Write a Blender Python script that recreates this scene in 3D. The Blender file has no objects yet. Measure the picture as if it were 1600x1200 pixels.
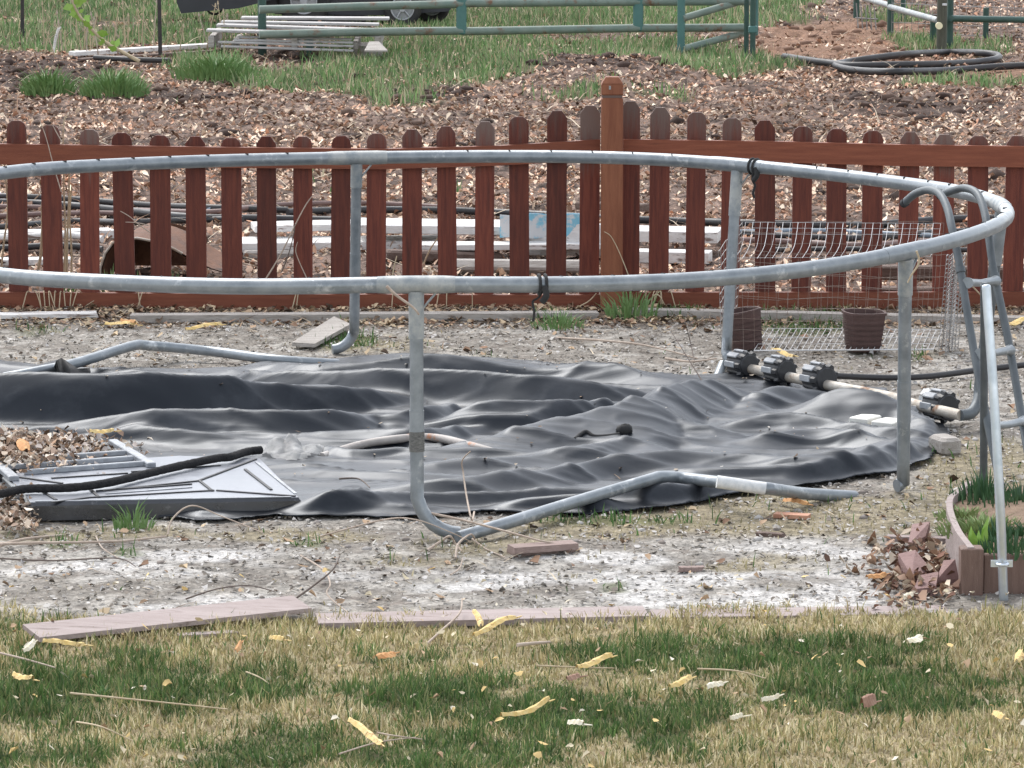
import bpy, math, random
import numpy as np
from mathutils import Vector, Matrix
random.seed(7); RNG = np.random.default_rng(11)
scene = bpy.context.scene
COL = scene.collection
# ------------------------------------------------------------------ camera model
H = 2.9; F = 6930.0; TH = math.atan(1060/F); CT = math.cos(TH); ST = math.sin(TH)
def ray(px, py):
    u = (px-800)/F; v = (py-600)/F
    return (u, CT - v*ST, -ST - v*CT)
def G(px, py, z=0.0):
    d = ray(px, py); t = (z-H)/d[2]
    return Vector((d[0]*t, d[1]*t, z))
def D(px, py, Y):
    d = ray(px, py); t = Y/d[1]
    return Vector((d[0]*t, Y, H+d[2]*t))
def proj(x, y, z=0.0):
    zc = y*CT + (H-z)*ST; yc = (H-z)*CT - y*ST
    return 800+F*x/zc, 600+F*yc/zc
def RM(px, py, hf):
    d = ray(px, py); t = (0.45-H)/d[2]
    st = .12
    for _ in range(200):
        x, y, z = d[0]*t, d[1]*t, H+d[2]*t
        if z <= hf(x, y):
            if st < .006: break
            t -= st; st *= .25; continue
        t += st
    return Vector((x, y, z))
# ------------------------------------------------------------------ noise
def _h(ix, iy, s):
    v = np.sin(ix*127.1+iy*311.7+s*74.7)*43758.5453
    return v-np.floor(v)
def vn(x, y, s=0):
    x = np.asarray(x, float); y = np.asarray(y, float)
    ix = np.floor(x); iy = np.floor(y); fx = x-ix; fy = y-iy
    fx = fx*fx*(3-2*fx); fy = fy*fy*(3-2*fy)
    a = _h(ix, iy, s); b = _h(ix+1, iy, s); c = _h(ix, iy+1, s); d = _h(ix+1, iy+1, s)
    return (a*(1-fx)+b*fx)*(1-fy)+(c*(1-fx)+d*fx)*fy
def fbm(x, y, s=0, o=4):
    r = 0; a = .5; t = 0
    for i in range(o):
        r = r+a*vn(x*2**i+i*17.3, y*2**i-i*9.1, s+i); t += a; a *= .5
    return r/t
def ss(a, b, x):
    t = np.clip((x-a)/(b-a), 0, 1); return t*t*(3-2*t)
# ------------------------------------------------------------------ object helpers
ORG = {}
def tag(o, label=None, cat=None, group=None, kind=None):
    if label: o['label'] = label
    if cat: o['category'] = cat
    if group: o['group'] = group
    if kind: o['kind'] = kind
    return o
def thing(name, label, cat, loc, group=None):
    o = bpy.data.objects.new(name, None); COL.objects.link(o); o.empty_display_size = .1
    o.location = loc; ORG[o.name] = Vector(loc)
    return tag(o, label, cat, group)
def finish(name, me, m, parent, org):
    o = bpy.data.objects.new(name, me); COL.objects.link(o)
    if m is not None:
        for mm in (m if isinstance(m, (list, tuple)) else [m]): me.materials.append(mm)
    if parent is not None:
        o.parent = parent; ORG[o.name] = ORG[parent.name]
    else:
        o.location = org; ORG[o.name] = Vector(org)
    return o
class MB:
    def __init__(s): s.v = []; s.f = []; s.mi = []; s.sm = []
    def add(s, V, Fs, mi=0, smooth=False):
        b = len(s.v); s.v += [tuple(p) for p in V]
        for f in Fs: s.f.append([i+b for i in f]); s.mi.append(mi); s.sm.append(smooth)
        return s
    def box(s, c, size, rot=None, mi=0, bev=0.0):
        hx, hy, hz = size[0]/2, size[1]/2, size[2]/2; c = Vector(c)
        R = rot if rot is not None else Matrix.Identity(3)
        if bev <= 0:
            P = [Vector((x, y, z)) for x in (-hx, hx) for y in (-hy, hy) for z in (-hz, hz)]
            Fs = [(0, 1, 3, 2), (4, 6, 7, 5), (0, 4, 5, 1), (2, 3, 7, 6), (0, 2, 6, 4), (1, 5, 7, 3)]
        else:
            P = []
            prof = [(-hz, bev), (-hz+bev, 0), (hz-bev, 0), (hz, bev)]
            for z, i in prof:
                for x, y in ((-hx+i+bev, -hy+i), (hx-i-bev, -hy+i), (hx-i, -hy+i+bev), (hx-i, hy-i-bev), (hx-i-bev, hy-i), (-hx+i+bev, hy-i), (-hx+i, hy-i-bev), (-hx+i, -hy+i+bev)):
                    P.append(Vector((x, y, z)))
            Fs = [tuple(range(7, -1, -1)), tuple(range(24, 32))]
            for k in range(3):
                for j in range(8):
                    Fs.append((k*8+j, k*8+(j+1) % 8, k*8+8+(j+1) % 8, k*8+8+j))
        return s.add([c+R@p for p in P], Fs, mi)
    def tube(s, pts, r, n=8, closed=False, caps=True, mi=0, smooth=True, flat=1.0):
        P = [Vector(p) for p in pts]; N = len(P)
        rr = r if isinstance(r, (list, tuple)) else [r]*N
        V = []; Fs = []; up = None
        for i in range(N):
            if closed: t = P[(i+1) % N]-P[i-1]
            else: t = P[min(i+1, N-1)]-P[max(i-1, 0)]
            if t.length < 1e-9: t = Vector((0, 0, 1))
            t.normalize()
            if up is None:
                up = Vector((0, 0, 1)) if abs(t.z) < .9 else Vector((0, 1, 0))
            a = t.cross(up)
            if a.length < 1e-5: a = t.orthogonal()
            a.normalize(); b = a.cross(t); b.normalize()
            if not (closed and abs(t.z) < .5): up = b
            for k in range(n):
                q = 2*math.pi*(k+.5)/n
                V.append(P[i]+a*(rr[i]*math.cos(q))+b*(rr[i]*math.sin(q)*flat))
        for i in range(N if closed else N-1):
            j = (i+1) % N
            for k in range(n):
                Fs.append((i*n+k, i*n+(k+1) % n, j*n+(k+1) % n, j*n+k))
        s.add(V, Fs, mi, smooth)
        if caps and not closed:
            s.add([V[k] for k in range(n)], [tuple(range(n-1, -1, -1))], mi)
            s.add([V[(N-1)*n+k] for k in range(n)], [tuple(range(n))], mi)
        return s
    def prism(s, poly, a, b, mi=0):
        """poly: list of Vector pts (one end), offset vector from a to b"""
        n = len(poly); off = Vector(b)-Vector(a)
        V = [Vector(p) for p in poly]+[Vector(p)+off for p in poly]
        return s.add(V, [tuple(range(n-1, -1, -1)), tuple(range(n, 2*n))]+[(i, (i+1) % n, n+(i+1) % n, n+i) for i in range(n)], mi)
    def build(s, name, m, parent=None, org=None):
        if org is None and parent is None:
            a = np.array(s.v); org = (float(a[:, 0].mean()), float(a[:, 1].mean()), float(a[:, 2].min()))
        o0 = ORG[parent.name] if parent is not None else Vector(org)
        me = bpy.data.meshes.new(name)
        me.from_pydata([(x-o0[0], y-o0[1], z-o0[2]) for x, y, z in s.v], [], s.f)
        me.polygons.foreach_set('material_index', s.mi)
        me.polygons.foreach_set('use_smooth', s.sm)
        me.update()
        return finish(name, me, m, parent, org)
def npmesh(name, V, Fc, m, col=None, smooth=False, parent=None, org=(0, 0, 0)):
    V = np.asarray(V, np.float32).reshape(-1, 3); Fc = np.asarray(Fc, np.int32); k = Fc.shape[1]
    o0 = np.array(ORG[parent.name] if parent is not None else org, np.float32)
    me = bpy.data.meshes.new(name)
    me.vertices.add(len(V)); me.vertices.foreach_set('co', (V-o0).ravel())
    me.loops.add(Fc.size); me.loops.foreach_set('vertex_index', Fc.ravel())
    me.polygons.add(len(Fc)); me.polygons.foreach_set('loop_start', np.arange(0, Fc.size, k, dtype=np.int32))
    me.polygons.foreach_set('loop_total', np.full(len(Fc), k, np.int32))
    if smooth: me.polygons.foreach_set('use_smooth', np.ones(len(Fc), bool))
    me.update(calc_edges=True)
    if col is not None:
        a = me.color_attributes.new('Col', 'FLOAT_COLOR', 'POINT')
        c = np.ones((len(V), 4), np.float32); c[:, :3] = col
        a.data.foreach_set('color', c.ravel())
    return finish(name, me, m, parent, org)
def cr(pts, k=8, closed=False):
    P = [Vector(p) for p in pts]; n = len(P); out = []
    for i in range(n if closed else n-1):
        if closed: a, b, c, d = P[i-1], P[i], P[(i+1) % n], P[(i+2) % n]
        else: a, b, c, d = P[max(i-1, 0)], P[i], P[i+1], P[min(i+2, n-1)]
        for j in range(k):
            t = j/k
            out.append(.5*((2*b)+(c-a)*t+(2*a-5*b+4*c-d)*t*t+(3*b-a-3*c+d)*t**3))
    if not closed: out.append(P[-1])
    return out
# ------------------------------------------------------------------ materials
def mat(name, c1, c2=None, scale=8, rough=.7, rough2=None, metal=0, bump=0, bscale=None, stretch=(1, 1, 1), spec=.5,
        c3=None, s3=30, lo=.35, hi=.65, lo3=.55, hi3=.7, rnd=0, detail=6, bdist=.01, top=None):
    m = bpy.data.materials.new(name); m.use_nodes = True; nt = m.node_tree; N = nt.nodes; L = nt.links
    b = N['Principled BSDF']; b.inputs['Metallic'].default_value = metal; b.inputs['Specular IOR Level'].default_value = spec
    b.inputs['Roughness'].default_value = rough
    tc = N.new('ShaderNodeTexCoord'); mp = N.new('ShaderNodeMapping'); mp.inputs['Scale'].default_value = stretch
    L.new(tc.outputs['Object'], mp.inputs['Vector'])
    if top:
        sx = N.new('ShaderNodeSeparateXYZ'); L.new(tc.outputs['Object'], sx.inputs[0])
    def noise(sc, det=detail, w=0):
        n = N.new('ShaderNodeTexNoise'); n.inputs['Scale'].default_value = sc; n.inputs['Detail'].default_value = det
        n.inputs['Roughness'].default_value = .65
        L.new(mp.outputs['Vector'], n.inputs['Vector']); return n
    def ramp(src, l, h):
        r = N.new('ShaderNodeMapRange'); r.inputs[1].default_value = l; r.inputs[2].default_value = h
        L.new(src, r.inputs[0]); return r.outputs[0]
    def mix(fac, a, c):
        x = N.new('ShaderNodeMix'); x.data_type = 'RGBA'; L.new(fac, x.inputs[0])
        for s_, i in ((a, 6), (c, 7)):
            if isinstance(s_, tuple): x.inputs[i].default_value = (*s_, 1)
            else: L.new(s_, x.inputs[i])
        return x.outputs[2]
    cur = c1
    if c2 is not None:
        n1 = noise(scale); f1 = ramp(n1.outputs[0], lo, hi); cur = mix(f1, c1, c2)
        if rough2 is not None:
            r = N.new('ShaderNodeMapRange'); r.inputs[3].default_value = rough; r.inputs[4].default_value = rough2
            L.new(f1, r.inputs[0]); L.new(r.outputs[0], b.inputs['Roughness'])
    if c3 is not None:
        n3 = noise(s3); cur = mix(ramp(n3.outputs[0], lo3, hi3), cur, c3)
    if top:   # weathered grey upper ends of the pickets, streaky and different on each
        nz = noise(3.2, 8); o2 = N.new('ShaderNodeObjectInfo'); a1 = N.new('ShaderNodeMath'); a1.operation = 'MULTIPLY_ADD'; a1.inputs[1].default_value = .55
        L.new(nz.outputs[0], a1.inputs[0]); L.new(sx.outputs['Z'], a1.inputs[2])
        a2 = N.new('ShaderNodeMath'); a2.operation = 'MULTIPLY_ADD'; a2.inputs[1].default_value = .30; L.new(o2.outputs['Random'], a2.inputs[0]); L.new(a1.outputs[0], a2.inputs[2])
        cur = mix(ramp(a2.outputs[0], top[0], top[0]+.22), cur, top[1])
    if rnd:
        oi = N.new('ShaderNodeObjectInfo'); hs = N.new('ShaderNodeHueSaturation')
        r = N.new('ShaderNodeMapRange'); r.inputs[3].default_value = 1-rnd; r.inputs[4].default_value = 1+rnd
        L.new(oi.outputs['Random'], r.inputs[0]); L.new(r.outputs[0], hs.inputs['Value'])
        if isinstance(cur, tuple): hs.inputs['Color'].default_value = (*cur, 1)
        else: L.new(cur, hs.inputs['Color'])
        cur = hs.outputs[0]
    if isinstance(cur, tuple): b.inputs['Base Color'].default_value = (*cur, 1)
    else: L.new(cur, b.inputs['Base Color'])
    if bump:
        nb = noise(bscale or scale*3, 8); bp = N.new('ShaderNodeBump'); bp.inputs['Strength'].default_value = bump
        bp.inputs['Distance'].default_value = bdist
        L.new(nb.outputs[0], bp.inputs['Height']); L.new(bp.outputs[0], b.inputs['Normal'])
    return m
def colmat(name, rough=.85, nscale=0, bump=0, bdist=.02, spec=.3, dark=.75, light=1.2, trans=0):
    m = bpy.data.materials.new(name); m.use_nodes = True; nt = m.node_tree; N = nt.nodes; L = nt.links
    b = N['Principled BSDF']; b.inputs['Roughness'].default_value = rough; b.inputs['Specular IOR Level'].default_value = spec
    a = N.new('ShaderNodeAttribute'); a.attribute_name = 'Col'; cur = a.outputs['Color']
    if nscale:
        tc = N.new('ShaderNodeTexCoord')
        for sc in (nscale, nscale*4.3):
            n = N.new('ShaderNodeTexNoise'); n.inputs['Scale'].default_value = sc; n.inputs['Detail'].default_value = 8; n.inputs['Roughness'].default_value = .7
            L.new(tc.outputs['Object'], n.inputs['Vector'])
            r = N.new('ShaderNodeMapRange'); r.inputs[1].default_value = .35; r.inputs[2].default_value = .65
            r.inputs[3].default_value = dark; r.inputs[4].default_value = light
            L.new(n.outputs[0], r.inputs[0])
            v = N.new('ShaderNodeVectorMath'); v.operation = 'SCALE'; L.new(cur, v.inputs[0]); L.new(r.outputs[0], v.inputs['Scale'])
            cur = v.outputs[0]
        if bump:
            bp = N.new('ShaderNodeBump'); bp.inputs['Strength'].default_value = bump; bp.inputs['Distance'].default_value = bdist
            L.new(n.outputs[0], bp.inputs['Height']); L.new(bp.outputs[0], b.inputs['Normal'])
    L.new(cur, b.inputs['Base Color'])
    if trans:
        t = N.new('ShaderNodeBsdfTranslucent'); L.new(cur, t.inputs['Color'])
        ms = N.new('ShaderNodeMixShader'); ms.inputs[0].default_value = trans
        L.new(b.outputs[0], ms.inputs[1]); L.new(t.outputs[0], ms.inputs[2]); L.new(ms.outputs[0], N['Material Output'].inputs['Surface'])
    return m
M = {}
M['ground'] = colmat('ground_soil', .95, 14, .6, .02, .15, .62, 1.35)
M['grass'] = colmat('grass_blades', .6, spec=.3, trans=.25)
M['leaf'] = colmat('dry_leaf_scatter', .85, spec=.15, trans=.05)
M['stone'] = colmat('gravel_chips', .9, spec=.2)
M['galv'] = mat('galvanised_steel', (.19, .215, .235), (.28, .305, .325), 14, .32, .48, .38, .25, 90, c3=(.50, .52, .53), s3=11, lo3=.58, hi3=.70, bdist=.002)
M['galv_white'] = mat('oxidised_zinc', (.38, .39, .38), (.22, .25, .27), 18, .55, .65, .35, .3, 80, bdist=.002)
M['galv_bright'] = mat('bright_zinc_pipe', (.62, .67, .72), (.46, .52, .57), 10, .3, .45, .75, .1, 60, bdist=.001)
M['galv_dark'] = mat('dull_grey_pipe', (.085, .098, .108), (.13, .145, .155), 12, .5, .6, .35, .15, 60, bdist=.001)
M['slot'] = mat('slot_shadow_rubber', (.03, .032, .035), rough=.9)
M['stain'] = mat('red_stained_wood', (.085, .019, .0125), (.155, .042, .026), 5, .62, .75, 0, .5, 40, (14, 14, 1), spec=.35, rnd=.30, bdist=.004, top=(1.20, (.125, .085, .072)),
                 c3=(.055, .018, .013), s3=2.2, lo3=.58, hi3=.75)
M['stain_rail'] = mat('orange_stained_rail', (.155, .042, .021), (.22, .070, .037), 4, .6, .7, 0, .5, 40, (1, 14, 14), spec=.35, rnd=.12, bdist=.004,
                      c3=(.10, .03, .016), s3=5, lo3=.6, hi3=.72)
M['stain_post'] = mat('orange_stained_post', (.17, .055, .026), (.25, .095, .048), 3, .6, .7, 0, .5, 30, (12, 12, 1), spec=.35, bdist=.004)
M['weather'] = mat('weathered_picket_top', (.15, .085, .070), (.24, .175, .15), 8, .8, .9, 0, .4, 40, (14, 14, 1), c3=(.10, .03, .022), s3=6, lo3=.5, hi3=.65, rnd=.25)
M['greywood'] = mat('grey_driftwood', (.30, .27, .24), (.46, .43, .40), 5, .85, .9, 0, .7, 30, (1, 12, 12), c3=(.14, .11, .09), s3=9, lo3=.56, hi3=.7)
M['whitewood'] = mat('peeling_white_board', (.74, .73, .71), (.58, .56, .54), 4, .75, .85, 0, .4, 30, (1, 7, 7), c3=(.20, .15, .13), s3=5, lo3=.57, hi3=.64)
M['palewood'] = mat('weathered_pallet_board', (.52, .51, .50), (.38, .36, .35), 4, .8, .9, 0, .4, 30, (1, 9, 9), c3=(.18, .15, .13), s3=6, lo3=.56, hi3=.66)
M['darkwood'] = mat('old_brown_board', (.10, .065, .05), (.17, .12, .10), 6, .85, .9, 0, .6, 30, (1, 12, 12))
M['composite'] = mat('composite_edging', (.27, .215, .20), (.36, .30, .285), 3, .75, .85, 0, .3, 60, (1, 8, 8), c3=(.17, .13, .115), s3=7, lo3=.54, hi3=.7)
M['composite_brown'] = mat('brown_composite', (.125, .075, .058), (.18, .115, .09), 8, .7, .8, 0, .3, 60, (10, 10, 1), c3=(.30, .2, .17), s3=14, lo3=.62, hi3=.72)
M['brick'] = mat('pink_brick', (.20, .115, .105), (.28, .18, .165), 14, .8, .9, 0, .5, 90, c3=(.15, .09, .08), s3=20, lo3=.58, hi3=.7)
M['black_plastic'] = mat('black_plastic', (.022, .023, .026), (.035, .036, .04), 12, .45, .6, 0, .2, 60, spec=.5)
M['lid'] = mat('dusty_black_lid', (.016, .018, .023), (.028, .031, .038), 6, .22, .34, 0, .12, 120, spec=.9, c3=(.10, .10, .105), s3=30, lo3=.6, hi3=.75, bdist=.002)
M['rib'] = mat('lid_rib', (.02, .021, .025), rough=.6)
M['lidtop'] = mat('painted_sheen_lid_top', (.12, .13, .155), (.19, .205, .235), 7, .30, .45, 0, .12, 120, spec=.8, c3=(.36, .36, .36), s3=30, lo3=.62, hi3=.8, bdist=.002)  # pale base paints sky sheen onto the lid top; only the speckles are dust
M['scrap'] = mat('faded_brown_scrap', (.22, .155, .135), (.32, .24, .215), 8, .8, .9, 0, .4, 50, (1, 8, 8))
M['rope'] = mat('black_foam_rope', (.018, .018, .02), (.035, .034, .035), 60, .85, .95, 0, 1, 120, spec=.2)
M['greytop'] = mat('worn_grey_plastic', (.35, .37, .39), (.24, .25, .27), 20, .4, .6, 0, .2, 60)
M['rust'] = mat('rust_skin', (.10, .045, .025), (.17, .08, .045), 10, .8, .9, .1, .6, 50, c3=(.035, .02, .015), s3=8)
M['rusty_tube'] = mat('rusty_zinc_tube', (.48, .46, .42), (.36, .31, .25), 10, .5, .7, .3, .3, 60, c3=(.20, .11, .06), s3=11, lo3=.55, hi3=.68)
M['palepipe'] = mat('pale_pvc', (.42, .39, .36), (.30, .27, .25), 9, .5, .6, 0, .2, 40, c3=(.42, .17, .07), s3=7, lo3=.62, hi3=.68)
M['bag'] = mat('thin_plastic_bag', (.26, .26, .26), (.40, .40, .39), 20, .35, .5, 0, 1, 14, bdist=.02)
M['bag'].node_tree.nodes['Principled BSDF'].inputs['Alpha'].default_value = .62
M['white'] = mat('white_block', (.78, .77, .72), (.66, .64, .58), 12, .7, .8, 0, .3, 60)
M['pot'] = mat('brown_pot', (.060, .030, .026), (.085, .045, .040), 20, .6, .7, 0, .3, 80)
M['potring'] = mat('pot_ridges', (.05, .025, .022), (.07, .04, .035), 30, .7, .8)
M['wire'] = mat('zinc_wire', (.36, .36, .36), (.24, .22, .21), 10, .5, .6, .5)
M['wire_white'] = mat('white_wire', (.6, .6, .61), (.40, .40, .40), 14, .4, .5, .1)
M['wire_rust'] = mat('rusty_wire', (.22, .16, .13), (.30, .25, .22), 10, .7, .8, .3)
M['green'] = mat('dark_green_steel', (.022, .060, .048), (.035, .085, .068), 9, .45, .6, .1, .2, 60, c3=(.09, .06, .04), s3=14, lo3=.62, hi3=.7)
M['teal'] = mat('teal_green_steel', (.055, .145, .135), (.075, .18, .165), 9, .45, .6, .1, .2, 60, c3=(.03, .08, .07), s3=14, lo3=.62, hi3=.7)
M['rail_green'] = mat('faded_green_rail', (.13, .185, .155), (.20, .24, .205), 7, .55, .7, .1, .2, 60, c3=(.16, .085, .05), s3=9, lo3=.56, hi3=.68)
M['tpost'] = mat('black_tpost', (.020, .020, .024), (.045, .033, .03), 9, .6, .7)
M['oldpost'] = mat('dark_round_post', (.06, .062, .045), (.10, .10, .075), 9, .8, .9, 0, .5, 30, (8, 8, 1))
M['cream'] = mat('cream_disc', (.80, .74, .50), rough=.6)
M['hose'] = mat('black_poly_pipe', (.016, .016, .020), (.03, .028, .028), 8, .45, .6, 0, .1, 60, spec=.55)
M['brownhose'] = mat('dusty_brown_pipe', (.13, .075, .065), (.20, .13, .115), 8, .5, .6)
M['bluehose'] = mat('blue_grey_pipe', (.13, .18, .24), (.20, .25, .30), 8, .4, .5)
M['vehicle'] = mat('black_vehicle_plastic', (.020, .021, .027), (.032, .033, .040), 4, .4, .55)
M['tyre'] = mat('tyre_rubber', (.02, .02, .021), (.04, .037, .034), 12, .8, .9, 0, .4, 40)
M['rim'] = mat('grey_wheel_rim', (.45, .46, .47), (.33, .33, .34), 8, .4, .5, .4)
M['twig'] = mat('pale_twig', (.46, .38, .31), (.33, .26, .21), 30, .8, .9)
M['twig_dark'] = mat('dark_twig', (.10, .075, .065), (.15, .12, .10), 30, .8, .9)
M['straw'] = mat('straw_stalk', (.50, .41, .28), (.38, .30, .20), 25, .8, .9)
M['husk'] = mat('yellow_husk', (.62, .42, .13), (.68, .54, .27), 50, .7, .8, c3=(.30, .16, .05), s3=60, lo3=.55, hi3=.65)
M['paleleaf'] = mat('pale_dry_leaf', (.66, .58, .40), (.72, .68, .58), 40, .7, .8)
M['brownleaf'] = mat('brown_dry_leaf', (.24, .13, .09), (.34, .22, .16), 40, .8, .9)
M['orangeleaf'] = mat('orange_dry_leaf', (.45, .20, .07), (.52, .30, .13), 40, .8, .9)
M['daff'] = mat('dark_daffodil_leaf', (.028, .080, .030), (.05, .12, .045), 20, .45, .5)
M['lime'] = mat('lime_leaf', (.20, .36, .05), (.28, .44, .09), 20, .45, .5)
M['soil'] = mat('planter_soil', (.13, .085, .055), (.22, .15, .10), 14, .95, .95, 0, 1, 40)
M['blue'] = mat('faded_blue_print', (.20, .52, .66), (.5, .66, .72), 18, .6, .7)
M['strap'] = mat('black_webbing', (.015, .015, .016), (.03, .03, .03), 60, .8, .9)
M['label'] = mat('faded_white_sticker', (.68, .68, .67), (.5, .52, .53), 40, .6, .7)
M['sticker'] = mat('dark_sticker', (.16, .16, .15), (.06, .06, .06), 60, .6, .7, stretch=(1, 1, 3))
M['terracotta'] = mat('terracotta_shard', (.40, .19, .12), (.48, .27, .18), 14, .8, .9)
# liner
def liner_mat():
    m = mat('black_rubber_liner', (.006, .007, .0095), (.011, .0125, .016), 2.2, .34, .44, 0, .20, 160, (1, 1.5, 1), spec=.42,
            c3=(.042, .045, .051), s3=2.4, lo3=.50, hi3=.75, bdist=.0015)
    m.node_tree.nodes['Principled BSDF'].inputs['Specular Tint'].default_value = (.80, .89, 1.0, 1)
    return m
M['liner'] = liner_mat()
# ------------------------------------------------------------------ ground masks (positions on the ground)
def blobs(px, py, L):
    r = np.zeros_like(px)
    for (cx, cy, rx, ry, w) in L:
        r = np.maximum(r, w*np.exp(-(((px-cx)/rx)**2+((py-cy)/ry)**2)**1.5))
    return r
LAWN_G = [(300, 1075, 260, 42, 1), (90, 1100, 140, 40, .9), (60, 1060, 120, 40, .6), (690, 1092, 150, 34, .9), (900, 1120, 250, 42, 1),
          (720, 1180, 190, 40, 1), (400, 1175, 190, 40, .85), (60, 1190, 120, 30, .7), (1180, 1030, 330, 34, .75), (980, 1035, 140, 28, .8),
          (1370, 1085, 210, 34, 1), (1440, 1105, 120, 26, .9), (1070, 1155, 90, 40, .8), (1100, 1185, 80, 22, .6), (550, 1040, 90, 20, .3), (700, 1035, 120, 18, .45),
          (1460, 1022, 120, 18, .5), (20, 975, 60, 25, .9)]
FAR_G = [(300, 12, 420, 26, 1), (850, 25, 420, 30, 1), (1150, 10, 140, 22, .9), (700, 85, 220, 40, .95), (500, 128, 160, 24, .8), (1000, 88, 220, 26, .7),
         (1090, 104, 60, 16, .9), (1180, 108, 90, 14, .7), (75, 136, 36, 12, .9), (178, 134, 42, 16, 1), (330, 104, 70, 20, 1), (600, 145, 120, 18, .6),
         (1400, 30, 60, 14, .6), (1440, 70, 60, 15, .8), (1530, 75, 60, 15, .7), (1500, 132, 130, 9, .8), (60, 60, 160, 30, .7), (1040, 160, 60, 8, .5),
         (260, 60, 200, 30, .55), (500, 300, 30, 30, .4), (700, 300, 20, 20, .5), (1440, 300, 60, 30, .3), (700, 120, 200, 26, .62), (900, 158, 110, 10, .5), (640, 165, 90, 12, .5), (1120, 122, 100, 14, .7), (300, 160, 60, 10, .4)]
DIRT = [(1330, 60, 170, 34, 1), (1210, 80, 60, 18, .8), (1560, 115, 80, 18, .6), (1400, 95, 120, 18, .6)]
DARK = [(60, 120, 130, 30, .9), (280, 150, 130, 12, .8), (930, 118, 150, 22, .9), (650, 150, 140, 12, .7), (1430, 165, 180, 20, .6), (200, 225, 200, 20, .4), (500, 90, 80, 15, .8)]
WEED_M = [(540, 538, 60, 14, .9), (1050, 490, 60, 14, 1), (870, 500, 40, 12, 1), (1000, 470, 40, 20, 1), (200, 865, 30, 8, .8), (100, 850, 40, 10, .6), (480, 850, 40, 8, .7),
          (960, 918, 25, 9, 1), (1260, 500, 90, 30, 1), (560, 510, 60, 10, .5), (780, 555, 90, 12, .4), (300, 560, 60, 8, .4), (1430, 560, 30, 8, .6),
          (700, 850, 120, 14, .5), (1000, 815, 200, 12, .6), (60, 520, 60, 10, .5)]
OLIVE = [(1250, 800, 380, 42, 1), (950, 825, 200, 22, .9), (750, 850, 160, 26, .7), (150, 835, 220, 14, .8), (1540, 740, 120, 60, .9), (450, 835, 160, 14, .8), (1180, 880, 140, 18, .7), (900, 900, 80, 12, .4), (650, 880, 120, 12, .5),
         (600, 545, 140, 16, .6), (1400, 560, 100, 10, .4)]
def masks(x, y):
    px, py = proj(x, y)
    n1 = fbm(x*2.2, y*2.2, 3); n2 = fbm(x*7, y*7, 9); n3 = fbm(x*22, y*22, 5)
    jx = (n1-.5)*160; jy = (n1-.5)*40+(n2-.5)*26
    le = 966-14*ss(1000, 1120, px)-12*ss(70, 20, px)
    lawn = ss(le-4, le+12, py+(n2-.5)*34+(n3-.5)*16)
    far = ss(482, 470, py)
    gl = ss(.26, .80, blobs(px+jx*1.3, py+jy*.9, LAWN_G)+.10*ss(1090, 1200, py)+(n2-.5)*1.1+(n3-.5)*.5)*lawn
    gf = ss(.32, .55, blobs(px+jx*.5, py+jy*.25, FAR_G)+(n2-.5)*.35)*far
    gm = ss(.35, .6, blobs(px, py+jy*.2, WEED_M)+(n2-.5)*.4)*(1-lawn)*(1-far)
    dirt = ss(.3, .6, blobs(px+jx*.5, py+jy*.2, DIRT)+(n2-.5)*.3)*far
    dark = ss(.25, .6, blobs(px+jx*.5, py+jy*.2, DARK)+(n2-.5)*.5)*far
    olive = ss(.25, .7, blobs(px+jx*.4, py+jy*.5, OLIVE)+(n2-.5)*.6)*(1-lawn)*(1-far)
    return dict(px=px, py=py, lawn=lawn, far=far, gl=gl, gf=gf, gm=gm, dirt=dirt, dark=dark, olive=olive, n1=n1, n2=n2, n3=n3)
def lerp(a, b, t):
    return a+(np.asarray(b)-a)*t[..., None]
MND = G(945, 128)
def gh(x, y):
    x = np.asarray(x, float); y = np.asarray(y, float)
    z = (fbm(x*1.6, y*1.6, 21)-.5)*.03+(fbm(x*9, y*9, 22, 3)-.5)*.018
    f = ss(21.9, 24.5, y)
    z = z+f*((fbm(x*1.3, y*1.3, 23)-.5)*.10+(fbm(x*6, y*6, 24, 3)-.5)*.07)
    z = z+.17*np.exp(-(((x-MND.x)/.85)**2+((y-MND.y)/1.5)**2))*(.75+.5*fbm(x*5, y*5, 25))
    return z
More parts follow.
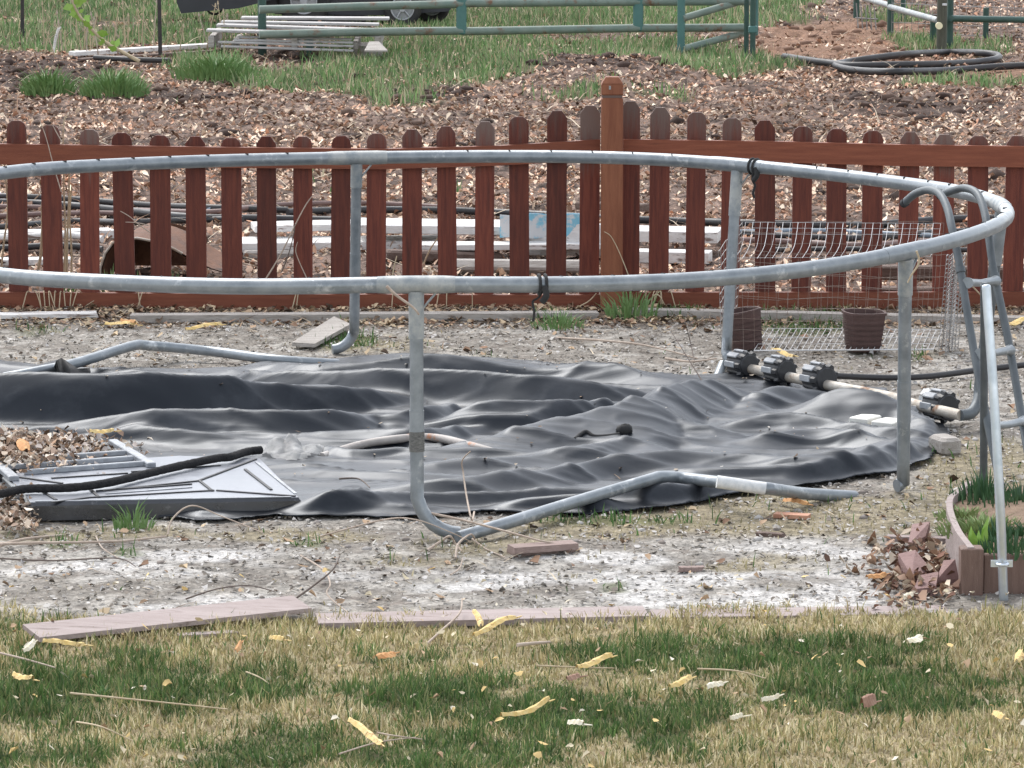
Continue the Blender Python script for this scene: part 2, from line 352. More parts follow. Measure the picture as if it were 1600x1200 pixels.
# ------------------------------------------------------------------ ground sheet
def build_ground():
    xs = np.concatenate([-np.geomspace(300, 6.2, 14), np.arange(-6, 6.001, .04), np.geomspace(6.2, 300, 14)])
    ys = np.concatenate([np.array([-40, -10, 0, 5, 8, 9.5]), np.arange(10.4, 24, .027), np.arange(24, 50, .055), np.geomspace(50.5, 600, 24)])
    X, Y = np.meshgrid(xs, ys); Z = gh(X, Y)
    near = ((np.abs(X) < 6.1) & (Y > 9.6) & (Y < 50.2))
    Z = np.where(near, Z, 0)
    m = masks(X, np.clip(Y, 1, 1e9))
    c = np.zeros(X.shape+(3,)); n1, n2, n3 = m['n1'], m['n2'], m['n3']
    sand = lerp(lerp(np.array([.225, .205, .18])+c, [.36, .338, .305], ss(.42, .62, n2)), [.17, .145, .125], ss(.60, .74, n3)*.8)
    sand = lerp(sand, [.56, .545, .525], ss(.5, .64, fbm(X*2.0, Y*2.6, 31))*ss(815, 870, m['py'])*.8)
    sand = lerp(sand, lerp(np.array([.30, .255, .17])+c, [.20, .17, .11], n3), m['olive']*.85)
    back = ss(520, 500, m['py']+(n2-.5)*14)
    sand = lerp(sand, [.15, .115, .09], back*.8)
    lit = lerp(lerp(np.array([.16, .11, .088])+c, [.26, .19, .155], n2), [.05, .036, .03], ss(.45, .65, n3))
    lit = lerp(lit, [.055, .038, .032], m['dark']*.85)
    lit = lerp(lit, lerp(np.array([.20, .115, .075])+c, [.27, .17, .12], n2), m['dirt'])
    lit = lerp(lit, [.09, .10, .045], m['gf']*.8)
    lw = lerp(lerp(np.array([.36, .30, .19])+c, [.24, .19, .11], n2), [.08, .095, .04], m['gl']*.8)
    c = lerp(sand, lit, m['far']); c = lerp(c, lw, m['lawn']); c = lerp(c, [.11, .12, .05], m['gm']*.7)
    ny, nx = X.shape
    idx = np.arange(nx*ny).reshape(ny, nx)
    Fc = np.stack([idx[:-1, :-1], idx[:-1, 1:], idx[1:, 1:], idx[1:, :-1]], -1).reshape(-1, 4)
    o = npmesh('ground', np.stack([X, Y, Z], -1), Fc, M['ground'], c.reshape(-1, 3), True)
    tag(o, kind='structure')
build_ground()
# ------------------------------------------------------------------ scatter
def sample(n, y0, y1, margin=1.12, x0=None, x1=None):
    # uniform over the visible wedge of ground
    y = np.sqrt(RNG.random(n)*(y1*y1-y0*y0)+y0*y0)
    if x0 is None: x = (RNG.random(n)*2-1)*y*.1175*margin
    else: x = x0+(x1-x0)*RNG.random(n)
    return x, y
def blades(name, x, y, h, w, col, z=None, lean=.5, m=None, pw=.8):
    n = len(x); z = gh(x, y)-.004 if z is None else z
    a = RNG.random(n)*2*np.pi; wx, wy = np.cos(a)*w/2, np.sin(a)*w/2*.5
    b = RNG.random(n)*2*np.pi; L = h*lean*RNG.random(n)**pw
    lx, ly = np.cos(b)*L, np.sin(b)*L; hz = np.sqrt(np.maximum(h*h-L*L, (h*(.22 if pw > .5 else .06))**2))
    V = np.stack([np.stack([x-wx, y-wy, z], -1), np.stack([x+wx, y+wy, z], -1),
                  np.stack([x+lx*.4-wx*.8, y+ly*.4-wy*.8, z+hz*.6], -1), np.stack([x+lx*.4+wx*.8, y+ly*.4+wy*.8, z+hz*.6], -1),
                  np.stack([x+lx, y+ly, z+hz], -1)], 1)
    i = (np.arange(n)*5)[:, None]
    Fc = np.concatenate([i+np.array([[0, 1, 3]]), i+np.array([[0, 3, 2]]), i+np.array([[2, 3, 4]])], 0)
    c = np.repeat(col[:, None, :], 5, 1)
    return npmesh(name, V, Fc, m or M['grass'], c.reshape(-1, 3))
def pick(pal, n, jit=.18):
    pal = np.array(pal); c = pal[RNG.integers(0, len(pal), n)]
    return c*(1+(RNG.random((n, 1))-.5)*2*jit)
def flakes(name, x, y, s, col, m, z=None, tilt=.5, asp=.55, lift=.3, fold=.25):
    n = len(x); z = (gh(x, y) if z is None else z)+s*lift*RNG.random(n)+.002
    a = RNG.random(n)*2*np.pi; ca, sa = np.cos(a), np.sin(a)
    t1 = (RNG.random(n)-.5)*2*tilt; t2 = (RNG.random(n)-.5)*2*tilt
    U = np.stack([ca, sa, t1], -1); W = np.stack([-sa, ca, t2], -1); Nn = np.array([0, 0, 1.])
    C = np.stack([x, y, z], -1); s_ = s[:, None]; k = (asp*(.6+.8*RNG.random(n)))[:, None]
    fo = (fold*(RNG.random(n)*2-.6))[:, None]
    r_ = lambda q, e: (q*(1+(RNG.random((n, 1))-.5)*e))
    cu = (.35*(RNG.random(n)-.3))[:, None]
    V = np.stack([C-U*s_*.5, C-U*s_*.18-W*s_*r_(.5, .8)*k+Nn*s_*fo*k, C+U*s_*.22-W*s_*r_(.42, 1)*k+Nn*s_*fo*k*r_(1, 1), C+U*s_*.5+Nn*s_*cu,
                  C+U*s_*.2+W*s_*r_(.42, 1)*k+Nn*s_*fo*k*r_(1, 1), C-U*s_*.2+W*s_*r_(.5, .8)*k+Nn*s_*fo*k], 1)
    i = (np.arange(n)*6)[:, None]
    Fc = np.concatenate([i+np.array([q]) for q in ([0, 1, 2], [0, 2, 3], [0, 3, 4], [0, 4, 5])], 0)
    c = np.repeat(col[:, None, :], 6, 1)
    return npmesh(name, V, Fc, m, c.reshape(-1, 3))
GREEN = [(.066, .125, .036), (.095, .165, .050), (.048, .095, .030), (.14, .185, .065), (.21, .215, .10)]
TAN = [(.44, .365, .20), (.55, .47, .285), (.33, .27, .14), (.36, .33, .16), (.21, .20, .085), (.66, .59, .40)]
# near lawn
n = 175000; x, y = sample(n, 11.2, 14.35); m = masks(x, y)
g = RNG.random(n) < (m['gl']*.84+.06)*(.25+.75*ss(975, 1020, m['py'])); keep = RNG.random(n) < np.where(m['lawn'] > .5, np.where(g, 1, .8), m['lawn']*.5)
x, y, g = x[keep], y[keep], g[keep]; k = len(x)
col = np.where(g[:, None], pick(GREEN, k, .3), pick(TAN, k, .3))
tuft = ss(.25, .75, fbm(x*11, y*11, 41, 3)); col = col*(.72+.5*fbm(x*5, y*5, 43, 3)+.1*tuft)[:, None]
h = np.where(g, .014+.060*tuft*RNG.random(k)**.5+.010*RNG.random(k), .010+.046*tuft*RNG.random(k)+.006)
tag(blades('lawn_grass', x, y, h, .0036+.0022*RNG.random(k), col, lean=1.05), 'patchy green and straw coloured lawn grass in the foreground', 'grass', kind='stuff')
# weeds between lawn and fence
n = 46000; x, y = sample(n, 14.0, 21.3); m = masks(x, y)
d = m['gm']*.9+m['olive']*.33+.015; kk = RNG.random(n) < d; x, y = x[kk], y[kk]; k = len(x); gm = m['gm'][kk]
g = RNG.random(k) < gm*.8+.08
col = np.where(g[:, None], pick([(.07, .15, .04), (.10, .19, .06), (.05, .11, .035)], k, .3), pick([(.34, .30, .17), (.26, .23, .12), (.42, .37, .24)], k, .3))
tag(blades('sparse_weeds', x, y, np.where(g, .02+.05*RNG.random(k), .010+.022*RNG.random(k)), .004+.003*RNG.random(k), col, lean=.8),
    'thin weeds and dry grass growing in the bare ground', 'weeds', kind='stuff')
# far grass
n = 150000; x, y = sample(n, 21.8, 47); m = masks(x, y)
kk = RNG.random(n) < (m['gf']*.95*(.35+1.1*ss(.3, .6, fbm(x*3, y*3, 47)))); x, y = x[kk], y[kk]; k = len(x)
g = RNG.random(k) < .80
col = np.where(g[:, None], pick([(.12, .22, .08), (.18, .28, .11), (.09, .16, .06), (.24, .32, .16), (.20, .24, .12)], k, .25)*(.6+.8*fbm(x*1.3, y*.8, 49))[:, None], pick([(.50, .44, .30), (.36, .30, .19)], k, .3))
tuft = fbm(x*2.5, y*2.5, 44)
tag(blades('pasture_grass', x, y, .03+.13*tuft*RNG.random(k)+.03, .008+.007*RNG.random(k), col, lean=.7), 'green pasture grass in patches beyond the picket fence', 'grass', kind='stuff')
# leaf litter beyond fence
n = 230000; x, y = sample(n, 21.7, 46); m = masks(x, y)
dens = 1-.75*m['gf']-.72*m['dirt']-.62*m['dark']; dens = dens*np.where(m['py'] < 60, .5, 1)*(.35+.9*m['n1'])
kk = RNG.random(n) < dens; x, y = x[kk], y[kk]; k = len(x)
col = pick([(.42, .30, .24), (.54, .41, .33), (.68, .56, .46), (.26, .17, .13), (.11, .07, .055), (.46, .28, .20), (.74, .66, .55), (.34, .22, .16), (.16, .10, .07), (.60, .49, .39)], k, .3)
col *= (.72+.55*ss(.3, .68, fbm(x*1.1, y*1.1, 61))+.15*ss(140, 260, m['py'][kk]))[:, None]*np.array([[1.02, .95, .88]])
tag(flakes('leaf_litter', x, y, .008+.042*RNG.random(k)**2.6, col, M['leaf'], tilt=.8, asp=.6, lift=.5, fold=.5), 'brown and pale dead leaves covering the ground beyond the fence', 'leaves', kind='stuff')
# debris strip along fence and chips over the pale gravel
n = 85000; x, y = sample(n, 14.0, 21.6); m = masks(x, y)
band = ss(520, 498, m['py']+(m['n2']-.5)*20); dens = (.42+.5*(m['n2']-.3))*(1-m['lawn']*.7)+band
kk = RNG.random(n) < dens; x, y = x[kk], y[kk]; band = band[kk]; k = len(x)
b = RNG.random(k) < band*.75+.03
col = np.where(b[:, None], pick([(.24, .15, .10), (.38, .27, .18), (.10, .07, .05), (.46, .36, .24)], k, .25), pick([(.36, .335, .305), (.43, .41, .38), (.30, .28, .25), (.23, .20, .17), (.48, .46, .44), (.34, .31, .27)], k, .2))
tag(flakes('gravel_chips', x, y, np.where(b, .012+.034*RNG.random(k)**2, .006+.020*RNG.random(k)**2.5), col, M['stone'], tilt=.45, asp=.7, lift=.25, fold=.4),
    'pale gravel and crumbled chips over the bare grey ground', 'gravel', kind='stuff')
# leaves on the lawn
n = 380; x, y = sample(n, 11.3, 14.6)
col = pick([(.55, .48, .34), (.62, .57, .46), (.40, .28, .18), (.60, .44, .2)], n, .2)
tag(flakes('fallen_leaf_bits', x, y, .012+.02*RNG.random(n), col, M['leaf'], z=gh(x, y)+.018+.02*RNG.random(n), tilt=.7, asp=.5, lift=.4, fold=.5), 'small pale leaf fragments scattered on the lawn', 'leaves', kind='stuff')
# thin straw and twig litter
n = 16000; x, y = sample(n, 14.0, 21.5); m = masks(x, y)
d = ss(530, 505, m['py']+(m['n2']-.5)*24)*.9+.035+.25*np.exp(-((m['px']-690)/90)**2-((m['py']-835)/22)**2)+.2*np.exp(-((m['px']-60)/110)**2-((m['py']-830)/14)**2)
d = d*(1-m['lawn']); kk = RNG.random(n) < d; x, y = x[kk], y[kk]; k = len(x)
tag(blades('straw_litter', x, y, .03+.12*RNG.random(k)**2, .004+.003*RNG.random(k), pick([(.42, .33, .22), (.30, .21, .14), (.55, .46, .33), (.16, .11, .08)], k, .25), z=gh(x, y)+.01, lean=1.0, m=M['stone'], pw=.012),
    'thin dry straw and twig bits littered along the fence foot and over the bare ground', 'straw', kind='stuff')
n = 7000; x, y = sample(n, 21.9, 40); m = masks(x, y); kk = RNG.random(n) < .55*(1-m['gf'])*(.4+m['n1']); x, y = x[kk], y[kk]; k = len(x)
tag(blades('twig_litter', x, y, .05+.28*RNG.random(k)**2.5, .006+.005*RNG.random(k), pick([(.42, .31, .22), (.24, .15, .10), (.60, .50, .38), (.10, .065, .05)], k, .25), z=gh(x, y)+.03, lean=1.0, m=M['stone'], pw=.03),
    'dead twigs and stems lying among the leaves beyond the fence', 'twigs', kind='stuff')
# dirt clods
def clods(name, pts, label, cat='soil'):
    V = []; Fc = []
    base = [(0, 0, 1), (.89, 0, .45), (.28, .85, .45), (-.72, .53, .45), (-.72, -.53, .45), (.28, -.85, .45), (.72, .53, -.45), (-.28, .85, -.45), (-.89, 0, -.45), (-.28, -.85, -.45), (.72, -.53, -.45), (0, 0, -1)]
    fs = [(0, 1, 2), (0, 2, 3), (0, 3, 4), (0, 4, 5), (0, 5, 1), (1, 6, 2), (2, 7, 3), (3, 8, 4), (4, 9, 5), (5, 10, 1), (6, 7, 2), (7, 8, 3), (8, 9, 4), (9, 10, 5), (10, 6, 1), (11, 7, 6), (11, 8, 7), (11, 9, 8), (11, 10, 9), (11, 6, 10)]
    base = np.array(base); C = []
    for (x, y, s, c) in pts:
        z = float(gh(x, y)); q = base*s*(.6+.8*RNG.random((12, 1)))*np.array([1.3, 1.2, .75])
        b = len(V)*12; V.append(q+np.array([x, y, z+s*.1])); Fc += [(a+b, bb+b, c_+b) for a, bb, c_ in fs]; C.append(np.repeat(np.array([c]), 12, 0))
    return tag(npmesh(name, np.concatenate(V), Fc, M['stone'], np.concatenate(C)), label, cat, kind='stuff')
pts = []
x, y = sample(9000, 22, 44); m = masks(x, y)
for i in range(9000):
    if random.random() < m['dark'][i]*.6+m['dirt'][i]*.12+.03:
        c = random.choice([(.06, .04, .033), (.09, .06, .048), (.05, .034, .028), (.14, .095, .075)])
        if m['dirt'][i] > .5: c = (.20, .12, .085)
        pts.append((x[i], y[i], random.uniform(.015, .055), c))
clods('dirt_clods', pts, 'dark crumbly soil clods lying among the dead leaves')
pts = []
x, y = sample(900, 14.1, 21.3); m = masks(x, y)
for i in range(900):
    if m['lawn'][i] < .3: pts.append((x[i], y[i], .004+.012*random.random()**3, random.choice([(.34, .32, .30), (.46, .44, .42), (.22, .19, .17), (.28, .25, .23)])))
clods('small_stones', pts, 'small stones and crumbs lying on the pale gravel', 'stones')
# ------------------------------------------------------------------ world, sun, camera
w = bpy.data.worlds.new('World'); scene.world = w; w.use_nodes = True
N = w.node_tree.nodes; L = w.node_tree.links
sky = N.new('ShaderNodeTexSky'); sky.sky_type = 'NISHITA'; sky.sun_disc = False
EL, AZ = math.radians(52), math.radians(-25)
sky.sun_elevation = EL; sky.sun_rotation = AZ; sky.dust_density = 1.2; sky.air_density = 1.0
hs = N.new('ShaderNodeHueSaturation'); hs.inputs['Saturation'].default_value = .28
L.new(sky.outputs[0], hs.inputs['Color']); L.new(hs.outputs[0], N['Background'].inputs['Color'])
N['Background'].inputs['Strength'].default_value = .13
sd = bpy.data.lights.new('sun', 'SUN'); sd.energy = 1.0; sd.angle = math.radians(30); sd.color = (1, .955, .90)
so = bpy.data.objects.new('sun', sd); COL.objects.link(so)
dv = Vector((math.sin(AZ)*math.cos(EL), math.cos(AZ)*math.cos(EL), math.sin(EL)))
so.rotation_euler = dv.to_track_quat('Z', 'Y').to_euler(); so.location = dv*30
cd = bpy.data.cameras.new('camera'); cd.lens = F/1600*36; cd.sensor_width = 36; cd.clip_end = 2000; cd.clip_start = .1
co = bpy.data.objects.new('camera', cd); COL.objects.link(co); co.location = (0, 0, H); co.rotation_euler = (math.pi/2-TH, 0, 0)
scene.camera = co
scene.view_settings.view_transform = 'Standard'; scene.view_settings.look = 'None'; scene.view_settings.gamma = 1
scene.view_settings.exposure = 1.52
# ================================================================== FENCE
FY = 21.4
def build_fence():
    t = thing('picket_fence', 'red stained wooden picket fence with scalloped round topped pickets and an orange brown post', 'fence', (D(956, 500, FY).x, FY, 0))
    px = [25, 80, 137, 193, 249, 305, 361, 416, 472, 530, 586, 643, 699, 756, 812, 869, 921, 985, 1030, 1087, 1142, 1198, 1254, 1309, 1365, 1420, 1476, 1531, 1586]
    tp = [187, 194, 201, 206, 210, 213, 214, 213, 212, 211, 207, 202, 197, 190, 181, 173, 165, 158, 168, 174, 183, 188, 196, 200, 203, 206, 210, 211, 212]
    px = [-87, -31]+px+[1642, 1698]; tp = [170, 178]+tp+[209, 206]
    tc = t
    for i, (p, ty) in enumerate(zip(px, tp)):
        c = D(p, ty, FY+.035); x = c.x; zt = c.z; w = .0485*random.uniform(.95, 1.04); s = w*.46; dx = random.uniform(-.010, .010)
        z0 = .035; zj = zt-.015-random.uniform(.085, .16)
        round_ = random.random() < .45
        def outline(za, topped):
            if not topped: return [(-w, z0), (w, z0), (w+dx*.5, za), (-w+dx*.5, za)]
            if round_: return [(-w+dx*.5, za), (w+dx*.5, za), (w+dx, zt-w*.85), (w*.82+dx, zt-w*.38), (w*.42+dx, zt-.004), (-w*.42+dx, zt-.004), (-w*.82+dx, zt-w*.38), (-w+dx, zt-w*.85)]
            return [(-w+dx*.5, za), (w+dx*.5, za), (w+dx, zt-w*.75), (s+dx, zt), (-s+dx, zt), (-w+dx, zt-w*.75)]
        b = MB(); Y = FY+.024+random.uniform(-.0015, .0015)
        o_ = outline(0, True); o_ = [(-w, z0), (w, z0)]+o_[2:]
        b.prism([Vector((x+a, Y, z)) for a, z in o_], (0, 0, 0), (0, .019, 0), 0)
        b.build('picket', M['stain'], tc)
    def rail(pts_top, th, name='rail', y0=FY-.018):
        b = MB(); P = [D(p, q, y0) for p, q in pts_top]
        V = []
        for k, q in enumerate(P):
            for (dy, dz) in ((0, 0), (.036, 0), (.036, -th[k]), (0, -th[k])): V.append((q.x, y0+dy, q.z+dz))
        Fs = []
        n = len(P)
        for k in range(n-1):
            for j in range(4): Fs.append((k*4+j, k*4+4+j, k*4+4+(j+1) % 4, k*4+(j+1) % 4))
        Fs += [(0, 1, 2, 3), (n*4-1, n*4-2, n*4-3, n*4-4)]
        b.add(V, Fs); b.build(name, M['stain_rail'], tc)
    L1 = [(-120, 223), (0, 225), (330, 230), (600, 233), (780, 228), (938, 218)]
    rail(L1, [.10, .10, .10, .098, .096, .098])
    rail([(974, 218), (1200, 221), (1400, 226), (1750, 231)], [.098, .10, .104, .10])
    rail([(-120, 456), (300, 459), (700, 461), (938, 461)], [.088]*4)
    rail([(974, 457), (1300, 457), (1750, 456)], [.088]*3)
    # post
    xp = D(956, 300, FY-.08).x; b = MB(); hw = .0525; yc = FY-.018-.055; zt = D(956, 121, yc-.05).z
    zg = D(956, 153, yc-.05).z
    b.box((xp, yc, zg/2-.1), (hw*2, .105, zg+.2), bev=.006)
    b.box((xp, yc, zg+.006), (hw*1.86, .097, .0118), mi=1)
    hc = zt-zg-.012-.03
    b.box((xp, yc, zg+.012+hc/2), (hw*2, .105, hc-.0004), bev=.005)
    z0 = zg+.012+hc; P = [Vector((xp+sx*(hw-.001), yc+sy*.0515, z0)) for sx, sy in ((-1, -1), (1, -1), (1, 1), (-1, 1))]+[Vector((xp+sx*(hw-.022), yc+sy*.032, z0+.03)) for sx, sy in ((-1, -1), (1, -1), (1, 1), (-1, 1))]
    b.add(P, [(3, 2, 1, 0), (4, 5, 6, 7)]+[(i, (i+1) % 4, 4+(i+1) % 4, 4+i) for i in range(4)])
    po = b.build('post', [M['stain_post'], M['stain']], tc)
    n_ = MB(); q = D(953, 137, yc-.053); n_.box((q.x, yc-.0545, q.z), (.010, .004, .018), bev=.001); n_.build('nail_plate', M['galv_white'], po)
build_fence()
# grey sill timber and boards lying along the fence
def board_on(name, label, cat, a, b_, w, th, m, z=0.0, group=None, tilt=0, jag=0, z2=None):
    """a, b_: ground pixels of the front top edge; board width w goes back (+Y)"""
    A = G(*a, z+th); B = G(*b_, (z if z2 is None else z2)+th)
    d = (B-A); L = d.length; d.normalize(); nrm = Vector((-d.y, d.x, 0)).normalized()
    if nrm.y < 0: nrm = -nrm
    bb = MB(); n = 14; V = []
    for i in range(n+1):
        p = A+d*(L*i/n); j = (random.random()-.5)*jag
        e = (random.random()*jag*3 if i in (0, n) else 0)
        for (u, v) in ((0+j, 0), (w+j*.7, tilt), (w+j*.7, tilt-th), (0+j, -th)):
            V.append(p+nrm*u+Vector((0, 0, v+j*.1))+d*(e*random.uniform(-1, 1)))
    Fs = []
    for i in range(n):
        for j in range(4): Fs.append((i*4+j, i*4+4+j, i*4+4+(j+1) % 4, i*4+(j+1) % 4))
    Fs += [(0, 1, 2, 3), (n*4+3, n*4+2, n*4+1, n*4)]
    bb.add(V, Fs); o = bb.build(name, m); return tag(o, label, cat, group)
board_on('weathered_board', 'pale split board with a pointed end lying at the left foot of the picket fence', 'board', (-80, 494), (150, 490), .11, .018, M['whitewood'], .01, jag=.004)
board_on('sill_timber', 'long grey weathered timber lying under the left half of the picket fence', 'timber', (205, 493), (936, 489), .09, .035, M['greywood'], jag=.006)
board_on('sill_timber', 'long grey weathered timber lying under the right half of the picket fence', 'timber', (978, 484), (1640, 498), .09, .035, M['greywood'], jag=.006)
b = MB(); b.prism([G(456, 541, .015), G(492, 543, .015), G(548, 512, .03), G(522, 500, .03)], (0, 0, 0), (0, 0, .018)); tag(b.build('grey_plank', M['greywood']), 'grey plank end lying diagonally in the weeds beside the far trampoline leg', 'board')
# ================================================================== TRAMPOLINE
TC = Vector((-.264, 17.55, 0)); TR = 2.222; RT = .0285
samples_ = [(0, 269, 1), (200, 257, 1), (400, 250, 1), (555, 247, 1), (700, 245, 1), (900, 245, 1), (1060, 250, 1), (1150, 258, 1), (1330, 277, 1), (1431, 290, 1), (1515, 303, 1),
            (1532, 361, 0), (1482, 378, 0), (1418, 392, 0), (1347, 408, 0), (1229, 425, 0), (1060, 440, 0), (800, 445, 0), (631, 442, 0), (400, 449, 0), (270, 445, 0), (100, 437, 0), (0, 433, 0)]
kz = []
for px, py, back in samples_:
    a = math.pi/2 if back else -math.pi/2
    for _ in range(60):   # find angle whose projection hits px
        X = TC.x+TR*math.cos(a); Y = TC.y+TR*math.sin(a); q = proj(X, Y, .9)[0]
        a += (-1 if back else 1)*(px-q)/F*17.5/TR/max(.25, abs(math.sin(a)))*.8
        a = max(.05, min(math.pi-.05, a)) if back else min(-.05, max(-math.pi+.05, a))
    kz.append((a, D(px, py, TC.y+TR*math.sin(a)).z))
kz.sort(); print('RINGZ', [(round(math.degrees(a)), round(z, 3)) for a, z in kz])
def ringz(a):
    a = (a+math.pi) % (2*math.pi)-math.pi
    A = [k[0] for k in kz]; Z = [k[1] for k in kz]
    A = [A[-1]-2*math.pi]+A+[A[0]+2*math.pi]; Z = [Z[-1]]+Z+[Z[0]]
    return float(np.interp(a, A, Z))
RZ = [ringz(2*math.pi*i/144-math.pi) for i in range(144)]
RZ = [sum(RZ[(i+j) % 144]*w for j, w in zip(range(-4, 5), (1, 2, 3, 4, 5, 4, 3, 2, 1)))/25 for i in range(144)]
def ringp(a, r=0, dz=0):
    f = ((a+math.pi) % (2*math.pi))/(2*math.pi)*144; i = int(f) % 144; f -= int(f)
    return Vector((TC.x+(TR+r)*math.cos(a), TC.y+(TR+r)*math.sin(a), RZ[i]*(1-f)+RZ[(i+1) % 144]*f+dz))
def ang_at(px, back):
    a = math.pi/2 if back else -math.pi/2; best = None
    for k in range(2000):
        a = (k/2000)*math.pi*(1 if back else -1); p = ringp(a); q = proj(*p)[0]
        if best is None or abs(q-px) < best[0]: best = (abs(q-px), a)
    return best[1]
LEGS = [('f1', 650, 0), ('f2', 1415, 0), ('b1', 557, 1), ('b2', 1152, 1)]
def build_tramp():
    t = thing('trampoline', 'large round galvanised trampoline frame without a mat standing over the black liner', 'trampoline', (TC.x, TC.y, 0))
    ang = {k: ang_at(p, b) for k, p, b in LEGS}
    ang['r'] = math.radians(2); ang['l1'] = ang['f1']-math.radians(57); ang['l2'] = ang['b1']+math.radians(62)-0
    ang['l3'] = math.pi*.98
    js = sorted((v+math.pi) % (2*math.pi)-math.pi for k, v in ang.items())
    # ring sections between joints; swaged ends
    n = len(js)
    for i in range(n):
        a0, a1 = js[i]+math.radians(3.4), js[(i+1) % n]+(2*math.pi if i == n-1 else 0)-math.radians(3.4)
        if a1-a0 < .05: continue
        K = max(6, int((a1-a0)/.035)); b = MB()
        b.tube([ringp(a0+(a1-a0)*k/K) for k in range(K+1)], RT, 16)
        # stamped spring slots along the top inside
        st = .085; m_ = int((a1-a0)/st)
        for k in range(1, m_):
            a = a0+k*st; p = ringp(a, -.010, RT*.93)
            rot = Matrix.Rotation(a+.5, 3, 'Z')
            b.box(p, (.017, .0042, .0065), rot, mi=1)
        b.build('ring_section', [M['galv'], M['slot']], t)
    for i, a in enumerate(js):
        b = MB(); b.tube([ringp(a+math.radians(d)) for d in (-3.5, -2.4, -1.2, 0, 1.2, 2.4, 3.5)], [RT*1.03, RT*1.1, RT*1.1, RT*1.1, RT*1.1, RT*1.1, RT*1.03], 16)
        j = b.build('ring_joint', [M['galv_white'] if i % 2 else M['galv']], t)
        g = MB(); p = ringp(a); e = Vector((math.sin(a), -math.cos(a), 0))
        s_ = 1 if math.sin(a) > 0 else -1
        g.tube([p+e*.075*s_+Vector((0, 0, -.022)), p+e*.022*s_+Vector((0, 0, -.085))], .008, 6, flat=.5); g.build('gusset', M['galv_white'], j)
    def leg(a, foot, tocurve, sleeve=.17, mlow='galv_dark', r=.0235, bend=.14):
        top = ringp(a, 0, -.024); ft = Vector(foot)
        sl = top+(ft-top)*(sleeve/(top-ft).length)
        b = MB(); b.tube([top, sl], r*1.13, 14); b.build('leg_sleeve', M['galv_white'] if sleeve > .1 else M['galv'], t)
        d = Vector(tocurve)-ft; d.z = 0; d.normalize()
        P = [sl+(top-sl)*.02]; k = 6
        up = (top-ft).normalized(); s0 = ft+up*bend
        for i in range(1, 9): P.append(sl+(s0-sl)*i/8)
        for i in range(1, 8):
            q = i/7*math.pi/2
            P.append(ft+up*bend*(1-math.sin(q))+d*bend*(1-math.cos(q))+Vector((0, 0, r)))
        b = MB(); rr = [r]*len(P)
        b.tube(P, rr, 14)
        lg = b.build('leg', M[mlow], t)
        f = .45; c = sl+(s0-sl)*f; e = sl+(s0-sl)*(f+.22)
        b = MB(); b.tube([c, e], r*1.07, 14); b.build('leg_collar', M['galv_dark'] if mlow == 'galv_dark' else M['galv'], lg)
        return P[-1], lg
    f1 = Vector(G(652, 844)); f2 = Vector(G(1411, 768))
    e1, lg1 = leg(ang['f1'], f1, f1+Vector((.7, -.02, 0)), .165, 'galv', .0245, .15)
    # faded sticker on the front leg
    b = MB(); p0 = ringp(ang['f1'], 0, -.024); q = p0+(f1-p0)*.56; q2 = p0+(f1-p0)*.64
    b.tube([q, q2], .0275, 14); b.build('sticker', M['sticker'], lg1)
    e2, _ = leg(ang['f2'], f2, f2+Vector((-.4, -.25, 0)), .14, 'galv', .0245, .03)
    def base(pts, r=.0225, mm='galv', name='base_tube'):
        b = MB(); b.tube(cr(pts, 6), r, 14); return b.build(name, M[mm], t)
    bt = base([G(716, 840, .02), G(800, 815, .045), D(900, 784, 15.78), D(1010, 751, 16.02), D(1035, 745, 16.08), D(1075, 748, 16.15), G(1190, 762, .10), G(1255, 771, .04), G(1335, 776, -.012)])
    b = MB(); P = [D(1120+i*11, 755+i*1.7, 0) if 0 else None for i in range(0)]
    a_, c_ = Vector(G(1120, 752.5, .125)), Vector(G(1196, 763.5, .098)); b.tube([a_, c_], .0236, 14); b.build('sticker', M['label'], bt)
    b1 = Vector(G(553, 553)); e3, _ = leg(ang['b1'], b1, b1+Vector((-.6, -.15, 0)), .11, 'galv', .0235, .10)
    base([G(528, 569, .015), G(430, 562, .05), D(330, 549, 19.6), D(232, 540, 19.5), D(205, 541, 19.42), D(120, 567, 19.1), D(55, 581, 18.9), G(-60, 602, .02)])
    b2 = Vector(G(1133, 580)); e4, _ = leg(ang['b2'], b2, b2+Vector((.4, -.4, 0)), .20, 'galv', .0235, .08)
    base([b2+Vector((-.01, .01, .03)), D(1120, 592, b2.y-.1)], .021)
    # right leg and its rusty base tube that carries the clamps
    rt = D(1531, 600, 17.75); a = ang['r']; top = ringp(a, 0, -.024); b = MB()
    sl = top+(rt-top)*.30; b.tube([top, sl], .0266, 14); b.build('leg_sleeve', M['galv'], t)
    b = MB(); b.tube(cr([sl+(top-sl)*.03, (sl+rt)/2, rt, D(1529, 625, 17.72), D(1518, 645, 17.66), D(1500, 649, 17.62)], 5), .0235, 14); b.build('leg', M['galv_dark'], t)
    bt = base([D(1150, 572, 19.15), D(1200, 582, 18.98), D(1285, 600, 18.6), D(1390, 620, 18.2), D(1430, 632, 17.95), D(1502, 649, 17.62)], .0222, 'rusty_tube')
    for k in ('l1', 'l2', 'l3'):
        a = ang[k]; q = ringp(a); f = Vector((q.x, q.y, 0)); leg(a, f, f+Vector((0, .5, 0)), .15, 'galv')
build_tramp()
